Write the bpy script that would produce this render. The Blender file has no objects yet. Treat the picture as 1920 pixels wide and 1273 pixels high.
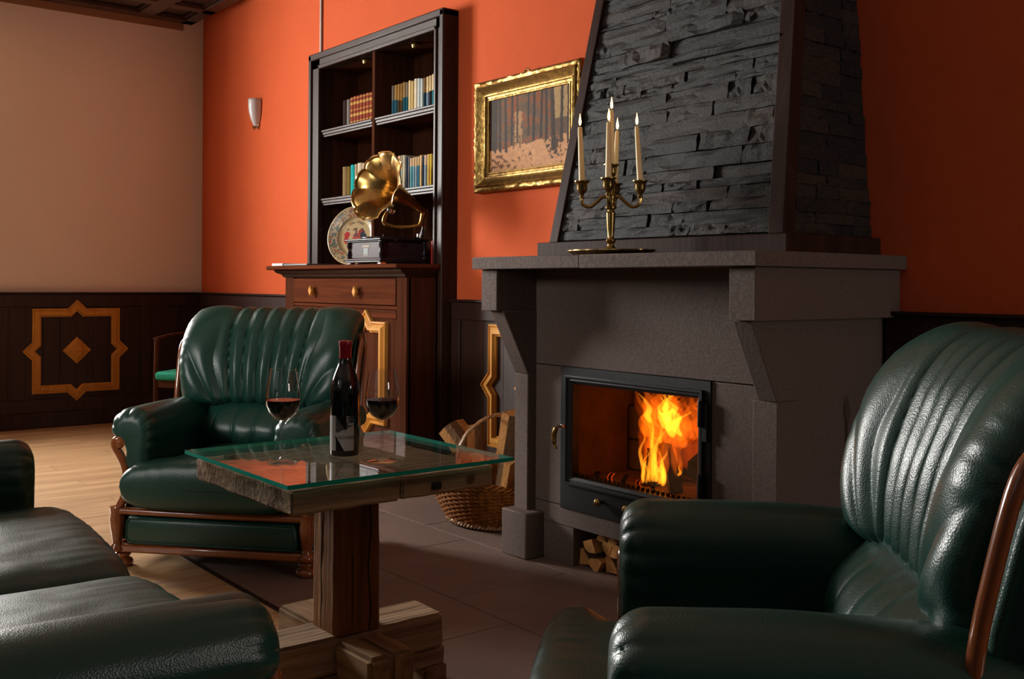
import bpy, bmesh, math, random
from math import sin, cos, pi, radians, sqrt, exp, atan2, floor
from mathutils import Vector, Matrix, noise
random.seed(7)
sc = bpy.context.scene
C = sc.collection

# ------------------------------------------------------------------ camera, world, light, exposure
cam_d = bpy.data.cameras.new('camera'); cam = bpy.data.objects.new('camera', cam_d); C.objects.link(cam)
cam_d.sensor_fit = 'HORIZONTAL'; cam_d.sensor_width = 36.0; cam_d.lens = 36.0 * 1935 / 1920
cam_d.shift_y = -(636.5 - 532.0) / 1920; cam_d.clip_start = 0.02
F = Vector((-0.784, 0.621, 0)).normalized(); R = Vector((F.y, -F.x, 0)); U = Vector((0, 0, 1))
ROLL = 0.0066
Rr = R * cos(ROLL) + U * sin(ROLL); Ur = U * cos(ROLL) - R * sin(ROLL)
m = Matrix.Identity(4)
for i in range(3):
    m[i][0] = Rr[i]; m[i][1] = Ur[i]; m[i][2] = -F[i]
m[2][3] = 1.10
cam.matrix_world = m
sc.camera = cam

sc.view_settings.view_transform = 'Standard'; sc.view_settings.look = 'None'
sc.view_settings.gamma = 1.0; sc.view_settings.use_curve_mapping = False
sc.view_settings.exposure = 0.0

w = bpy.data.worlds.new('world'); sc.world = w; w.use_nodes = True
w.node_tree.nodes['Background'].inputs[0].default_value = (1.0, 0.93, 0.86, 1)
w.node_tree.nodes['Background'].inputs[1].default_value = 0.035

def area(name, loc, target, sx, sy, power, col):
    l = bpy.data.lights.new(name, 'AREA'); l.shape = 'RECTANGLE'; l.size = sx; l.size_y = sy
    l.energy = power; l.color = col
    o = bpy.data.objects.new(name, l); C.objects.link(o); o.location = loc
    d = Vector(target) - Vector(loc)
    o.rotation_euler = d.to_track_quat('-Z', 'Y').to_euler()
    return o
# daylight through the tall window in the left wall (outside the picture); the other three lamps are added fills
area('window_daylight', (-8.58, 0.45, 2.15), (-4.0, 0.78, 1.95), 1.3, 1.4, 620, (1.0, 0.97, 0.93))
area('room_fill', (-1.2, -3.6, 2.3), (-2.4, 2.2, 0.9), 2.6, 1.6, 3, (0.95, 0.97, 1.0))  # added weak fill from behind the camera, not a known source
rl = area('table_fill', (-2.8, -3.8, 2.6), (-4.9, 3.0, 0.9), 1.0, 0.9, 10, (1.0, 0.96, 0.9)); rl.data.spread = radians(40)  # added narrow-beam fill for the table and the wall beyond it
area('right_fill', (3.5, 2.9, 1.3), (-6.0, 2.75, 0.9), 0.8, 1.6, 38, (1.0, 0.93, 0.86))  # added fill to brighten the right side of the fireplace

# ------------------------------------------------------------------ helpers
def tag(o, label=None, cat=None, group=None, kind=None):
    if label: o['label'] = label
    if cat: o['category'] = cat
    if group: o['group'] = group
    if kind: o['kind'] = kind
    return o

def thing(name, label, cat, loc=(0, 0, 0), rz=0, group=None):
    o = bpy.data.objects.new(name, None); C.objects.link(o)
    o.location = loc; o.rotation_euler = (0, 0, rz); o.empty_display_size = 0.05
    return tag(o, label, cat, group)

def copy_tree(o, parent=None):
    c = o.copy(); C.objects.link(c); c.parent = parent
    for ch in list(o.children): copy_tree(ch, c)
    return c

class MB:
    def __init__(s): s.v = []; s.f = []
    def add(s, vs, fs):
        n = len(s.v); s.v += [tuple(p) for p in vs]; s.f += [tuple(i + n for i in f) for f in fs]; return s
    def box(s, x0, x1, y0, y1, z0, z1):
        vs = [(x, y, z) for z in (z0, z1) for y in (y0, y1) for x in (x0, x1)]
        return s.add(vs, [(0, 2, 3, 1), (4, 5, 7, 6), (0, 1, 5, 4), (2, 6, 7, 3), (0, 4, 6, 2), (1, 3, 7, 5)])
    def obox(s, M, hx, hy, hz):
        vs = [M @ Vector((x, y, z)) for z in (-hz, hz) for y in (-hy, hy) for x in (-hx, hx)]
        return s.add(vs, [(0, 2, 3, 1), (4, 5, 7, 6), (0, 1, 5, 4), (2, 6, 7, 3), (0, 4, 6, 2), (1, 3, 7, 5)])
    def rings(s, rings, close=True, cap=True, loop=False):
        n = len(rings[0]); vs = [p for r in rings for p in r]; fs = []
        m_ = len(rings)
        for i in range(m_ if loop else m_ - 1):
            a = i * n; b = ((i + 1) % m_) * n
            for j in range(n if close else n - 1):
                k = (j + 1) % n
                fs.append((a + j, a + k, b + k, b + j))
        if cap and not loop:
            fs.append(tuple(range(n - 1, -1, -1))); fs.append(tuple((m_ - 1) * n + j for j in range(n)))
        return s.add(vs, fs)
    def lathe(s, prof, c=(0, 0, 0), n=24, axis='z'):
        rings = []
        for r, h in prof:
            r = max(r, 1e-4)
            ring = []
            for j in range(n):
                a = 2 * pi * j / n
                if axis == 'z': p = (c[0] + r * cos(a), c[1] + r * sin(a), c[2] + h)
                elif axis == 'y': p = (c[0] + r * cos(a), c[1] + h, c[2] - r * sin(a))
                else: p = (c[0] + h, c[1] + r * cos(a), c[2] + r * sin(a))
                ring.append(p)
            rings.append(ring)
        return s.rings(rings)
    def tube(s, path, rad, n=8, close=False, flat=1.0, up=None):
        P = [Vector(p) for p in path]; m_ = len(P); rings = []
        prev = None
        for i in range(m_):
            if close: t = P[(i + 1) % m_] - P[i - 1]
            else: t = P[min(i + 1, m_ - 1)] - P[max(i - 1, 0)]
            t.normalize()
            if prev is None:
                ref = Vector(up) if up else (Vector((0, 0, 1)) if abs(t.z) < .9 else Vector((1, 0, 0)))
                a = t.cross(ref).normalized()
            else:
                a = (prev - t * prev.dot(t)).normalized()
            prev = a; b = t.cross(a)
            r = rad[i] if isinstance(rad, (list, tuple)) else rad
            rings.append([P[i] + a * cos(2 * pi * j / n) * r + b * sin(2 * pi * j / n) * r * flat for j in range(n)])
        return s.rings(rings, cap=not close, loop=close)
    def prism(s, poly, axis, a0, a1):
        def P(p, a):
            if axis == 'y': return (p[0], a, p[1])
            if axis == 'x': return (a, p[0], p[1])
            return (p[0], p[1], a)
        return s.rings([[P(p, a0) for p in poly], [P(p, a1) for p in poly]])
    def frame2(s, outer, inner, to3, depth_pts):
        """closed strip between outline polygons: depth_pts list of (t, depth) across from outer(0) to inner(1)"""
        n = len(outer); rings = []
        for t, d in depth_pts:
            rings.append([to3(outer[i][0] * (1 - t) + inner[i][0] * t, outer[i][1] * (1 - t) + inner[i][1] * t, d) for i in range(n)])
        return s.rings(rings, loop=False, cap=False)

def finish(me, smooth=40):
    bm = bmesh.new(); bm.from_mesh(me)
    bmesh.ops.recalc_face_normals(bm, faces=bm.faces); bm.to_mesh(me); bm.free()
    if smooth:
        me.polygons.foreach_set('use_smooth', [True] * len(me.polygons))
        me.set_sharp_from_angle(angle=radians(smooth))

def mesh_of(name, mb, mats, off=(0, 0, 0), smooth=40, recalc=True):
    me = bpy.data.meshes.new(name)
    me.from_pydata([(v[0] - off[0], v[1] - off[1], v[2] - off[2]) for v in mb.v], [], mb.f)
    for mm in (mats if isinstance(mats, (list, tuple)) else [mats]): me.materials.append(mm)
    if recalc: finish(me, smooth)
    elif smooth: me.polygons.foreach_set('use_smooth', [True] * len(me.polygons))
    return me

def root_of(o):
    while o.parent: o = o.parent
    return o

def part(name, mb, mat, parent=None, bev=0, smooth=40, world=True, sub=0, segs=2):
    off = (0, 0, 0)
    if parent is not None and world:
        r = root_of(parent); off = r.location if r.type == 'EMPTY' else (0, 0, 0)
    me = mesh_of(name, mb, mat, off, smooth)
    o = bpy.data.objects.new(name, me); C.objects.link(o)
    if parent is not None: o.parent = parent
    if bev:
        b = o.modifiers.new('bevel', 'BEVEL'); b.width = bev; b.segments = segs; b.limit_method = 'ANGLE'; b.angle_limit = radians(35)
    if sub:
        b = o.modifiers.new('sub', 'SUBSURF'); b.levels = sub; b.render_levels = sub
    return o

def catmull(pts, n, closed=False):
    P = [Vector(p) for p in pts]; m_ = len(P); out = []
    segs = m_ if closed else m_ - 1
    for i in range(segs):
        if closed: a, b, c, d = P[i - 1], P[i], P[(i + 1) % m_], P[(i + 2) % m_]
        else: a, b, c, d = P[max(i - 1, 0)], P[i], P[i + 1], P[min(i + 2, m_ - 1)]
        for k in range(n):
            t = k / n
            out.append(0.5 * ((2 * b) + (c - a) * t + (2 * a - 5 * b + 4 * c - d) * t * t + (3 * b - a - 3 * c + d) * t ** 3))
    if not closed: out.append(P[-1].copy())
    return out

def sm(a, b, x):
    t = max(0., min(1., (x - a) / (b - a))); return t * t * (3 - 2 * t)
def nz(x, y, z): return noise.noise(Vector((x, y, z)))

# ------------------------------------------------------------------ materials
def nodes(name):
    mt = bpy.data.materials.new(name); mt.use_nodes = True; nt = mt.node_tree
    return mt, nt, nt.nodes['Principled BSDF'], nt.nodes['Material Output']

def mat(name, col, rough=.5, metal=0, spec=.5, coat=0, bump=None, var=None, coat_rough=.1, col2=None, rvar=0):
    """var=(scale tuple, amount, detail) colour noise toward col2;  bump=(scale, strength, detail)"""
    mt, nt, b, out = nodes(name); N = nt.nodes; L = nt.links
    b.inputs['Base Color'].default_value = (*col, 1); b.inputs['Roughness'].default_value = rough
    b.inputs['Metallic'].default_value = metal; b.inputs['Specular IOR Level'].default_value = spec
    b.inputs['Coat Weight'].default_value = coat; b.inputs['Coat Roughness'].default_value = .03 if 0 < coat < .06 else coat_rough
    tc = N.new('ShaderNodeTexCoord')
    if var:
        sc_, amt, det = var
        mp = N.new('ShaderNodeMapping'); mp.inputs['Scale'].default_value = sc_; L.new(tc.outputs['Object'], mp.inputs[0])
        nt_ = N.new('ShaderNodeTexNoise'); nt_.inputs['Scale'].default_value = 1; nt_.inputs['Detail'].default_value = det
        nt_.inputs['Roughness'].default_value = .6
        L.new(mp.outputs[0], nt_.inputs['Vector'])
        mr = N.new('ShaderNodeMapRange'); mr.inputs[1].default_value = .3; mr.inputs[2].default_value = .7
        mr.inputs[4].default_value = amt
        L.new(nt_.outputs[0], mr.inputs[0])
        mx = N.new('ShaderNodeMix'); mx.data_type = 'RGBA'
        mx.inputs[6].default_value = (*col, 1); mx.inputs[7].default_value = (*(col2 or tuple(c * .35 for c in col)), 1)
        L.new(mr.outputs[0], mx.inputs[0]); L.new(mx.outputs[2], b.inputs['Base Color'])
        if rvar:
            m2 = N.new('ShaderNodeMapRange'); m2.inputs[1].default_value = .3; m2.inputs[2].default_value = .7
            m2.inputs[3].default_value = rough - rvar; m2.inputs[4].default_value = rough + rvar
            L.new(nt_.outputs[0], m2.inputs[0]); L.new(m2.outputs[0], b.inputs['Roughness'])
    if bump:
        s_, st, det = bump
        mp = N.new('ShaderNodeMapping'); mp.inputs['Scale'].default_value = s_ if isinstance(s_, tuple) else (s_,) * 3
        L.new(tc.outputs['Object'], mp.inputs[0])
        n2 = N.new('ShaderNodeTexNoise'); n2.inputs['Scale'].default_value = 1; n2.inputs['Detail'].default_value = det
        L.new(mp.outputs[0], n2.inputs['Vector'])
        bp = N.new('ShaderNodeBump'); bp.inputs['Strength'].default_value = 1; bp.inputs['Distance'].default_value = st
        L.new(n2.outputs[0], bp.inputs['Height']); L.new(bp.outputs[0], b.inputs['Normal'])
    return mt

def leather_mat():
    mt, nt, b, out = nodes('green_leather'); N = nt.nodes; L = nt.links
    tc = N.new('ShaderNodeTexCoord')
    vo = N.new('ShaderNodeTexVoronoi'); vo.inputs['Scale'].default_value = 330; L.new(tc.outputs['Object'], vo.inputs['Vector'])
    n2 = N.new('ShaderNodeTexNoise'); n2.inputs['Scale'].default_value = 14; n2.inputs['Detail'].default_value = 5; L.new(tc.outputs['Object'], n2.inputs['Vector'])
    n3 = N.new('ShaderNodeTexNoise'); n3.inputs['Scale'].default_value = 5; n3.inputs['Detail'].default_value = 3; L.new(tc.outputs['Object'], n3.inputs['Vector'])
    mx = N.new('ShaderNodeMix'); mx.data_type = 'RGBA'
    mx.inputs[6].default_value = (.0055, .050, .036, 1); mx.inputs[7].default_value = (.008, .040, .028, 1)
    L.new(n3.outputs[0], mx.inputs[0]); L.new(mx.outputs[2], b.inputs['Base Color'])
    b1 = N.new('ShaderNodeBump'); b1.inputs['Distance'].default_value = .0012; b1.inputs['Strength'].default_value = .6; L.new(n2.outputs[0], b1.inputs['Height'])
    b2 = N.new('ShaderNodeBump'); b2.inputs['Distance'].default_value = .0006; b2.inputs['Strength'].default_value = .55
    L.new(vo.outputs['Distance'], b2.inputs['Height']); L.new(b1.outputs[0], b2.inputs['Normal']); L.new(b2.outputs[0], b.inputs['Normal'])
    mr = N.new('ShaderNodeMapRange'); mr.inputs[3].default_value = .28; mr.inputs[4].default_value = .42; L.new(n2.outputs[0], mr.inputs[0]); L.new(mr.outputs[0], b.inputs['Roughness'])
    b.inputs['Specular IOR Level'].default_value = .5
    return mt

def thin_glass(name, tint=(1, 1, 1), rough=0.0, boost=1.0):
    mt = bpy.data.materials.new(name); mt.use_nodes = True; nt = mt.node_tree; N = nt.nodes; L = nt.links
    N.clear(); out = N.new('ShaderNodeOutputMaterial')
    tr = N.new('ShaderNodeBsdfTransparent'); tr.inputs[0].default_value = (*tint, 1)
    gl = N.new('ShaderNodeBsdfGlossy'); gl.inputs['Roughness'].default_value = rough
    fr = N.new('ShaderNodeFresnel'); ge = N.new('ShaderNodeNewGeometry'); ir = N.new('ShaderNodeMapRange')
    ir.inputs[3].default_value = 1.5; ir.inputs[4].default_value = 1 / 1.5; L.new(ge.outputs['Backfacing'], ir.inputs[0]); L.new(ir.outputs[0], fr.inputs[0])
    ml = N.new('ShaderNodeMath'); ml.operation = 'MULTIPLY'; ml.inputs[1].default_value = boost; ml.use_clamp = True
    L.new(fr.outputs[0], ml.inputs[0])
    mx = N.new('ShaderNodeMixShader'); L.new(ml.outputs[0], mx.inputs[0]); L.new(tr.outputs[0], mx.inputs[1]); L.new(gl.outputs[0], mx.inputs[2])
    L.new(mx.outputs[0], out.inputs[0]); return mt

def emit(name, col, s):
    mt = bpy.data.materials.new(name); mt.use_nodes = True; nt = mt.node_tree; N = nt.nodes; N.clear()
    out = N.new('ShaderNodeOutputMaterial'); e = N.new('ShaderNodeEmission'); e.inputs[0].default_value = (*col, 1); e.inputs[1].default_value = s
    nt.links.new(e.outputs[0], out.inputs[0]); return mt

def vol_emit(name, col, s):
    mt = bpy.data.materials.new(name); mt.use_nodes = True; nt = mt.node_tree; N = nt.nodes; N.clear()
    out = N.new('ShaderNodeOutputMaterial'); e = N.new('ShaderNodeEmission'); e.inputs[0].default_value = (*col, 1); e.inputs[1].default_value = s
    nt.links.new(e.outputs[0], out.inputs['Volume']); return mt

def vcol_mat(name, rough=.5, spec=.4, coat=0, bump=0):
    mt, nt, b, out = nodes(name); N = nt.nodes; L = nt.links
    a = N.new('ShaderNodeAttribute'); a.attribute_name = 'paint'; L.new(a.outputs['Color'], b.inputs['Base Color'])
    b.inputs['Roughness'].default_value = rough; b.inputs['Specular IOR Level'].default_value = spec; b.inputs['Coat Weight'].default_value = coat
    if bump:
        tc = N.new('ShaderNodeTexCoord'); n2 = N.new('ShaderNodeTexNoise'); n2.inputs['Scale'].default_value = 90; L.new(tc.outputs['Object'], n2.inputs['Vector'])
        bp = N.new('ShaderNodeBump'); bp.inputs['Distance'].default_value = bump; L.new(n2.outputs[0], bp.inputs['Height']); L.new(bp.outputs[0], b.inputs['Normal'])
    return mt

def set_paint(me, fn):
    ca = me.color_attributes.new('paint', 'FLOAT_COLOR', 'POINT')
    for i, v in enumerate(me.vertices):
        c = fn(v.co); ca.data[i].color = (c[0], c[1], c[2], 1)

def wood_mat(name, c1, c2, scale=(3, 3, 40), rough=.35, coat=.3, bump=.0006, spec=.5, axis_long='z', contrast=1):
    s = {'z': (30, 30, 1.6), 'x': (1.6, 30, 30), 'y': (30, 1.6, 30)}[axis_long]
    return mat(name, c1, rough, 0, spec, coat, ((s[0] * 2, s[1] * 2, s[2] * 2), bump, 5), (s, contrast, 6), .18, c2)

LEATHER = leather_mat()
M_WALL_O = mat('orange_plaster', (.62, .110, .036), .85, 0, .1, 0, (9, .004, 6), ((1.2, 1.2, 1.2), .6, 4), .1, (.52, .088, .030))
M_WALL_G = mat('taupe_plaster', (.78, .67, .58), .8, 0, .3, 0, (7, .003, 5), ((.7, .7, .7), .7, 3), .1, (.73, .63, .55))
M_DARK = wood_mat('dark_mahogany_upright', (.040, .016, .011), (.018, .008, .006), rough=.45, coat=0, spec=.2)
M_DARKX = wood_mat('dark_mahogany_level', (.042, .017, .011), (.019, .009, .006), rough=.42, coat=0, spec=.22, axis_long='x')
M_CAB = wood_mat('brown_mahogany', (.125, .036, .016), (.05, .016, .009), rough=.6, coat=.03, spec=.0, axis_long='x')
M_CABZ = wood_mat('brown_mahogany_upright', (.085, .028, .014), (.04, .014, .008), rough=.6, coat=.055, spec=.0)
M_TRIM = wood_mat('dark_stained_board', (.048, .021, .015), (.026, .012, .009), rough=.5, coat=0, spec=.08)
M_PANEL = wood_mat('wainscot_mahogany', (.045, .017, .012), (.022, .009, .008), rough=.5, coat=0, spec=.3)
M_GOLD = wood_mat('ochre_moulding', (.66, .31, .060), (.48, .20, .035), rough=.55, coat=0, spec=.12)
M_CHERRY = mat('polished_cherry', (.26, .068, .014), .22, 0, .5, .7, None, ((9, 9, 9), .8, 4), .08, (.12, .028, .007))
M_ANDES = mat('brown_andesite', (.150, .105, .088), .75, 0, .2, 0, (60, .0012, 5), ((130, 130, 130), .5, 4), .1, (.065, .047, .042), .1)
M_TILE = mat('hearth_stone', (.20, .135, .108), .55, 0, .2, 0, (40, .0008, 5), ((3, 3, 3), .6, 8), .1, (.135, .088, .070), .08)
M_GROUT = mat('grout', (.20, .165, .145), .9)
M_LAMIN = None
M_IRON = mat('black_cast_iron', (.016, .017, .019), .42, .3, .5, 0, (150, .0004, 3))
M_SOOT = mat('fire_clay', (.20, .12, .07), .9, 0, .2, 0, (18, .006, 4), ((10, 10, 10), .7, 4))
M_BRASS = mat('aged_brass', (.40, .26, .085), .3, 1, .5, 0, (60, .0006, 3), ((25, 25, 25), .8, 4), .1, (.16, .10, .035), .1)
M_BRASSH = mat('horn_brass', (.52, .31, .10), .27, 1, .5, 0, None, ((9, 9, 9), .6, 4), .1, (.42, .23, .06), .08)
M_CHROME = mat('chrome', (.6, .6, .62), .15, 1)
M_GILT = mat('gilt_frame', (.42, .26, .075), .42, 1, .5, 0, (70, .002, 3), ((40, 40, 40), .9, 3), .1, (.12, .065, .02), .1)
M_WAX = mat('candle_wax', (.86, .70, .36), .4, 0, .4); M_WAX.node_tree.nodes['Principled BSDF'].inputs['Subsurface Weight'].default_value = .25
M_WICK = mat('wick', (.02, .015, .01), .9)
M_WINE = mat('red_wine', (.022, .001, .002), .12, 0, .15, 0)
M_BOTTLE = mat('dark_bottle_glass', (.006, .004, .004), .06, 0, .6, .6, coat_rough=.03)
M_FOIL = mat('red_foil', (.36, .005, .018), .32, .25, .5, .3)
M_GLASS = thin_glass('clear_glass', (.985, .99, .99), 0, 1.5)
M_TGLASS = thin_glass('table_glass', (.95, .985, .975), 0, 1.0)
M_DGLASS = thin_glass('stove_glass', (.98, .80, .62), 0, .7)
M_TEDGE = mat('glass_edge', (.01, .46, .35), .2, 0, .5)
M_OLDW = wood_mat('weathered_oak', (.56, .38, .23), (.16, .10, .06), rough=.85, coat=0, bump=.004, spec=.08, axis_long='y')
M_OLDX = wood_mat('weathered_oak_across', (.44, .27, .145), (.15, .09, .045), rough=.8, coat=0, bump=.003, spec=.08, axis_long='x')
M_POST = wood_mat('oiled_oak_post', (.36, .145, .040), (.11, .040, .012), rough=.55, coat=0, spec=.12, bump=.003, axis_long='z')
M_WICKER = mat('wicker', (.34, .115, .022), .65, 0, .05, 0, None, ((35, 35, 35), .9, 3), .2, (.09, .030, .008))
M_LOG = mat('split_firewood', (.60, .29, .095), .9, 0, .05, 0, (60, .004, 4), ((14, 14, 14), .8, 5), .1, (.30, .14, .055))
M_BARK = mat('bark', (.17, .095, .05), .95, 0, .05, 0, (50, .008, 4))
M_CHAR = mat('charred_log', (.03, .02, .016), .9, 0, .2, 0, (50, .008, 4))
M_GFAB = mat('green_fabric', (.02, .26, .155), .9, 0, .2, 0, (160, .0012, 2), ((60, 60, 60), .5, 3))
M_WHITEG = mat('white_sconce_glass', (.62, .61, .62), .3, 0, .5, .2)
M_BLACKL = mat('black_lacquer', (.018, .012, .014), .35, 0, .25, 0)
M_GRAMF = mat('gramophone_mahogany', (.05, .022, .024), .45, 0, .14, 0, None, ((5, 5, 40), .9, 4), .08, (.022, .010, .013))
M_WHITE = mat('white_paper', (.62, .62, .64), .6)
M_STONEF = None
M_RED = mat('red_cloth', (.30, .012, .010), .6)
M_PIPE = mat('grey_conduit', (.42, .36, .33), .5)
M_WFRAME = mat('white_window_frame', (.7, .7, .68), .4)
M_CEILW = mat('ceiling_wood', (.050, .030, .022), .35, 0, .5, .3, None, ((4, 30, 4), .8, 4), .15, (.028, .017, .013))
M_OCHRE = mat('ochre_ceiling', (.42, .22, .05), .5)
M_REFL = mat('reflection_brown', (.28, .135, .055), .5)  # tone of the reflection, put in as plain colour

def clad_mat():
    mt, nt, b, out = nodes('black_split_slate'); N = nt.nodes; L = nt.links
    tc = N.new('ShaderNodeTexCoord'); oi = N.new('ShaderNodeObjectInfo')
    ge = N.new('ShaderNodeNewGeometry')
    n1 = N.new('ShaderNodeTexNoise'); n1.inputs['Scale'].default_value = 75; n1.inputs['Detail'].default_value = 7; n1.inputs['Roughness'].default_value = .7
    mp = N.new('ShaderNodeMapping'); mp.inputs['Scale'].default_value = (1, 1, 1.3); L.new(ge.outputs['Position'], mp.inputs[0]); L.new(mp.outputs[0], n1.inputs['Vector'])
    r = N.new('ShaderNodeValToRGB'); e = r.color_ramp.elements
    e[0].position = 0; e[0].color = (.018, .018, .019, 1); e[1].position = 1; e[1].color = (.050, .034, .026, 1)
    e2 = e.new(.55); e2.color = (.025, .022, .020, 1); L.new(oi.outputs['Random'], r.inputs[0])
    mx = N.new('ShaderNodeMix'); mx.data_type = 'RGBA'; mx.blend_type = 'MULTIPLY'; mx.inputs[0].default_value = .75
    m2 = N.new('ShaderNodeMapRange'); m2.inputs[1].default_value = .3; m2.inputs[2].default_value = .7; m2.inputs[3].default_value = .35; m2.inputs[4].default_value = 1.5
    L.new(n1.outputs[0], m2.inputs[0]); L.new(r.outputs[0], mx.inputs[6]); L.new(m2.outputs[0], mx.inputs[7]); L.new(mx.outputs[2], b.inputs['Base Color'])
    vo = N.new('ShaderNodeTexNoise'); vo.inputs['Scale'].default_value = 420; vo.inputs['Detail'].default_value = 2; L.new(ge.outputs['Position'], vo.inputs['Vector'])
    b1 = N.new('ShaderNodeBump'); b1.inputs['Distance'].default_value = .007; b1.inputs['Strength'].default_value = 1; L.new(n1.outputs[0], b1.inputs['Height'])
    b2 = N.new('ShaderNodeBump'); b2.inputs['Distance'].default_value = .0012; b2.inputs['Strength'].default_value = 1
    L.new(vo.outputs[0], b2.inputs['Height']); L.new(b1.outputs[0], b2.inputs['Normal']); L.new(b2.outputs[0], b.inputs['Normal'])
    b.inputs['Roughness'].default_value = .5; b.inputs['Specular IOR Level'].default_value = .28
    return mt
M_CLAD = clad_mat()

def lamin_mat():
    mt, nt, b, out = nodes('pale_laminate'); N = nt.nodes; L = nt.links
    tc = N.new('ShaderNodeTexCoord'); mp = N.new('ShaderNodeMapping'); mp.inputs['Scale'].default_value = (9, .9, 1); L.new(tc.outputs['Object'], mp.inputs[0])
    oi = N.new('ShaderNodeObjectInfo'); ad = N.new('ShaderNodeVectorMath'); ad.operation = 'ADD'; L.new(mp.outputs[0], ad.inputs[0]); L.new(oi.outputs['Random'], ad.inputs[1])
    n = N.new('ShaderNodeTexNoise'); n.inputs['Scale'].default_value = 1.6; n.inputs['Detail'].default_value = 6; n.inputs['Distortion'].default_value = .8; L.new(ad.outputs[0], n.inputs['Vector'])
    r = N.new('ShaderNodeValToRGB'); e = r.color_ramp.elements
    e[0].position = .3; e[0].color = (.36, .20, .095, 1); e[1].position = .7; e[1].color = (.56, .35, .18, 1)
    L.new(n.outputs[0], r.inputs[0]); L.new(r.outputs[0], b.inputs['Base Color']); b.inputs['Roughness'].default_value = .38
    return mt
M_LAMIN = lamin_mat()

# ------------------------------------------------------------------ room
YW = 3.27; XL = -8.24; CEIL = 3.45
mb = MB()     # orange wall with the niche of the bookcase
mb.box(XL - .1, -6.10, YW, YW + .12, 0, CEIL); mb.box(-4.66, 3.8, YW, YW + .12, 0, CEIL)
mb.box(-6.10, -4.66, YW, YW + .12, 2.52, CEIL); mb.box(-6.10, -4.66, YW, YW + .12, 0, 1.15)
tag(part('wall_back', mb, M_WALL_O), 'orange-red plaster wall behind the fireplace and bookcase', kind='structure')
mb = MB()
W0, W1, WZ0, WZ1 = -0.35, 1.25, 1.48, 2.95
mb.box(XL - .34, XL, W1, YW, 0, CEIL); mb.box(XL - .34, XL, -4.2, W0, 0, CEIL)
mb.box(XL - .34, XL, W0, W1, 0, WZ0); mb.box(XL - .34, XL, W0, W1, WZ1, CEIL)
tag(part('wall_left', mb, M_WALL_G), 'taupe plaster wall on the left above dark panelling', kind='structure')
wn = MB(); wn.box(XL - .30, XL - .24, W0, W0 + .07, WZ0, WZ1); wn.box(XL - .30, XL - .24, W1 - .07, W1, WZ0, WZ1)
wn.box(XL - .30, XL - .24, W0, W1, WZ0, WZ0 + .07); wn.box(XL - .30, XL - .24, W0, W1, WZ1 - .07, WZ1)
ymid = (W0 + W1) / 2; wn.box(XL - .30, XL - .24, ymid - .05, ymid + .05, WZ0, WZ1); wn.box(XL - .30, XL - .24, W0, W1, 2.48, 2.54)
wo = tag(part('window_1', wn, M_WFRAME), 'white casement window in the left wall', kind='structure')
pn = MB(); pn.box(XL - .275, XL - .27, W0 + .05, W1 - .05, WZ0 + .05, WZ1 - .05); part('pane', pn, M_GLASS, wo)
tag(part('floor', MB().box(XL - .1, 3.8, -4.2, YW + .1, -.08, -.012), mat('subfloor', (.06, .04, .03), .9)), 'floor of the room', kind='structure')
fl = bpy.data.objects['floor']
# laminate planks as parts of the floor
random.seed(3)
def plank(x0, x1, y0, y1, m_, z=0, nm='plank', par=None):
    g = .0012
    hx = (x1 - x0) / 2 - g; hy = (y1 - y0) / 2 - g
    o = part(nm, MB().box(-hx, hx, -hy, hy, -.012, 0), m_, None, 0, 0)
    o.location = ((x0 + x1) / 2, (y0 + y1) / 2, z); o.parent = par or fl
    return o
SX0, SX1, SY0 = -4.62, -.35, 1.55
x = XL + .02; row = 0
while x < SX0 - .01 or row < 60:
    x1 = x + .19
    if x >= SX1 or x >= -1.0: break
    yb = YW - .02 if x1 <= SX0 + .05 else SY0
    if x < SX0 < x1: x1 = SX0; yb = YW - .02
    y = -1.0 - random.random() * 1.0 if False else -.9 + .43 * (row % 3)
    while y < yb - .02:
        y1 = min(y + 1.28, yb)
        plank(x, x1, y, y1, M_LAMIN); y = y1
    x = x1; row += 1
# hearth stone tiles
tg = part('hearth_bed', MB().box(SX0, SX1, SY0, YW, -.012, -.004), M_GROUT, fl)
rowsy = [(1.55, 2.08, -2.62), (2.08, 2.61, -2.95), (2.61, 3.26, -2.62)]
for (y0, y1, xo) in rowsy:
    x = xo - .65 * 4
    while x < SX1 - .02:
        a, b_ = max(x, SX0), min(x + .65, SX1)
        if b_ - a > .03:
            g = .002; hx = (b_ - a) / 2 - g; hy = (y1 - y0) / 2 - g
            o = part('stone_tile', MB().box(-hx, hx, -hy, hy, -.01, 0), M_TILE, None, .0015, 0)
            o.location = ((a + b_) / 2, (y0 + y1) / 2, 0); o.parent = fl
        x += .65
part('dark_strip', MB().box(SX0, SX1, SY0 - .02, SY0, -.01, .003), M_DARKX, fl)  # dark strip along the front edge of the stone tiles

# ceiling: plaster above, dark coffered panelling hung below
ce = tag(part('ceiling', MB().box(XL - .1, 3.8, -4.2, YW + .1, CEIL, CEIL + .1), M_WALL_G), 'dark coffered wooden ceiling with recessed panels', kind='structure')
CZ = 3.19
part('coffer_board', MB().box(XL + .01, -5.2, -2.5, 3.17, CZ + .03, CZ + .06), M_CEILW, ce)
rb = MB()
for x0, x1 in [(XL + .01, -8.11), (-7.81, -7.70), (-6.60, -6.48), (-5.38, -5.2)]:
    rb.box(x0, x1, -2.5, 3.17, CZ, CZ + .03)
ys = [3.07, 2.83, 2.70, 2.18, 2.06, 1.54, 1.42, .90, .78, .26, .14, -.38, -.5, -1.02, -1.14]
rb.box(XL + .01, -5.2, 3.07, 3.17, CZ, CZ + .031)
for i in range(1, len(ys) - 1, 2): rb.box(XL + .02, -5.21, ys[i + 1], ys[i], CZ + .001, CZ + .032)
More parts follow.
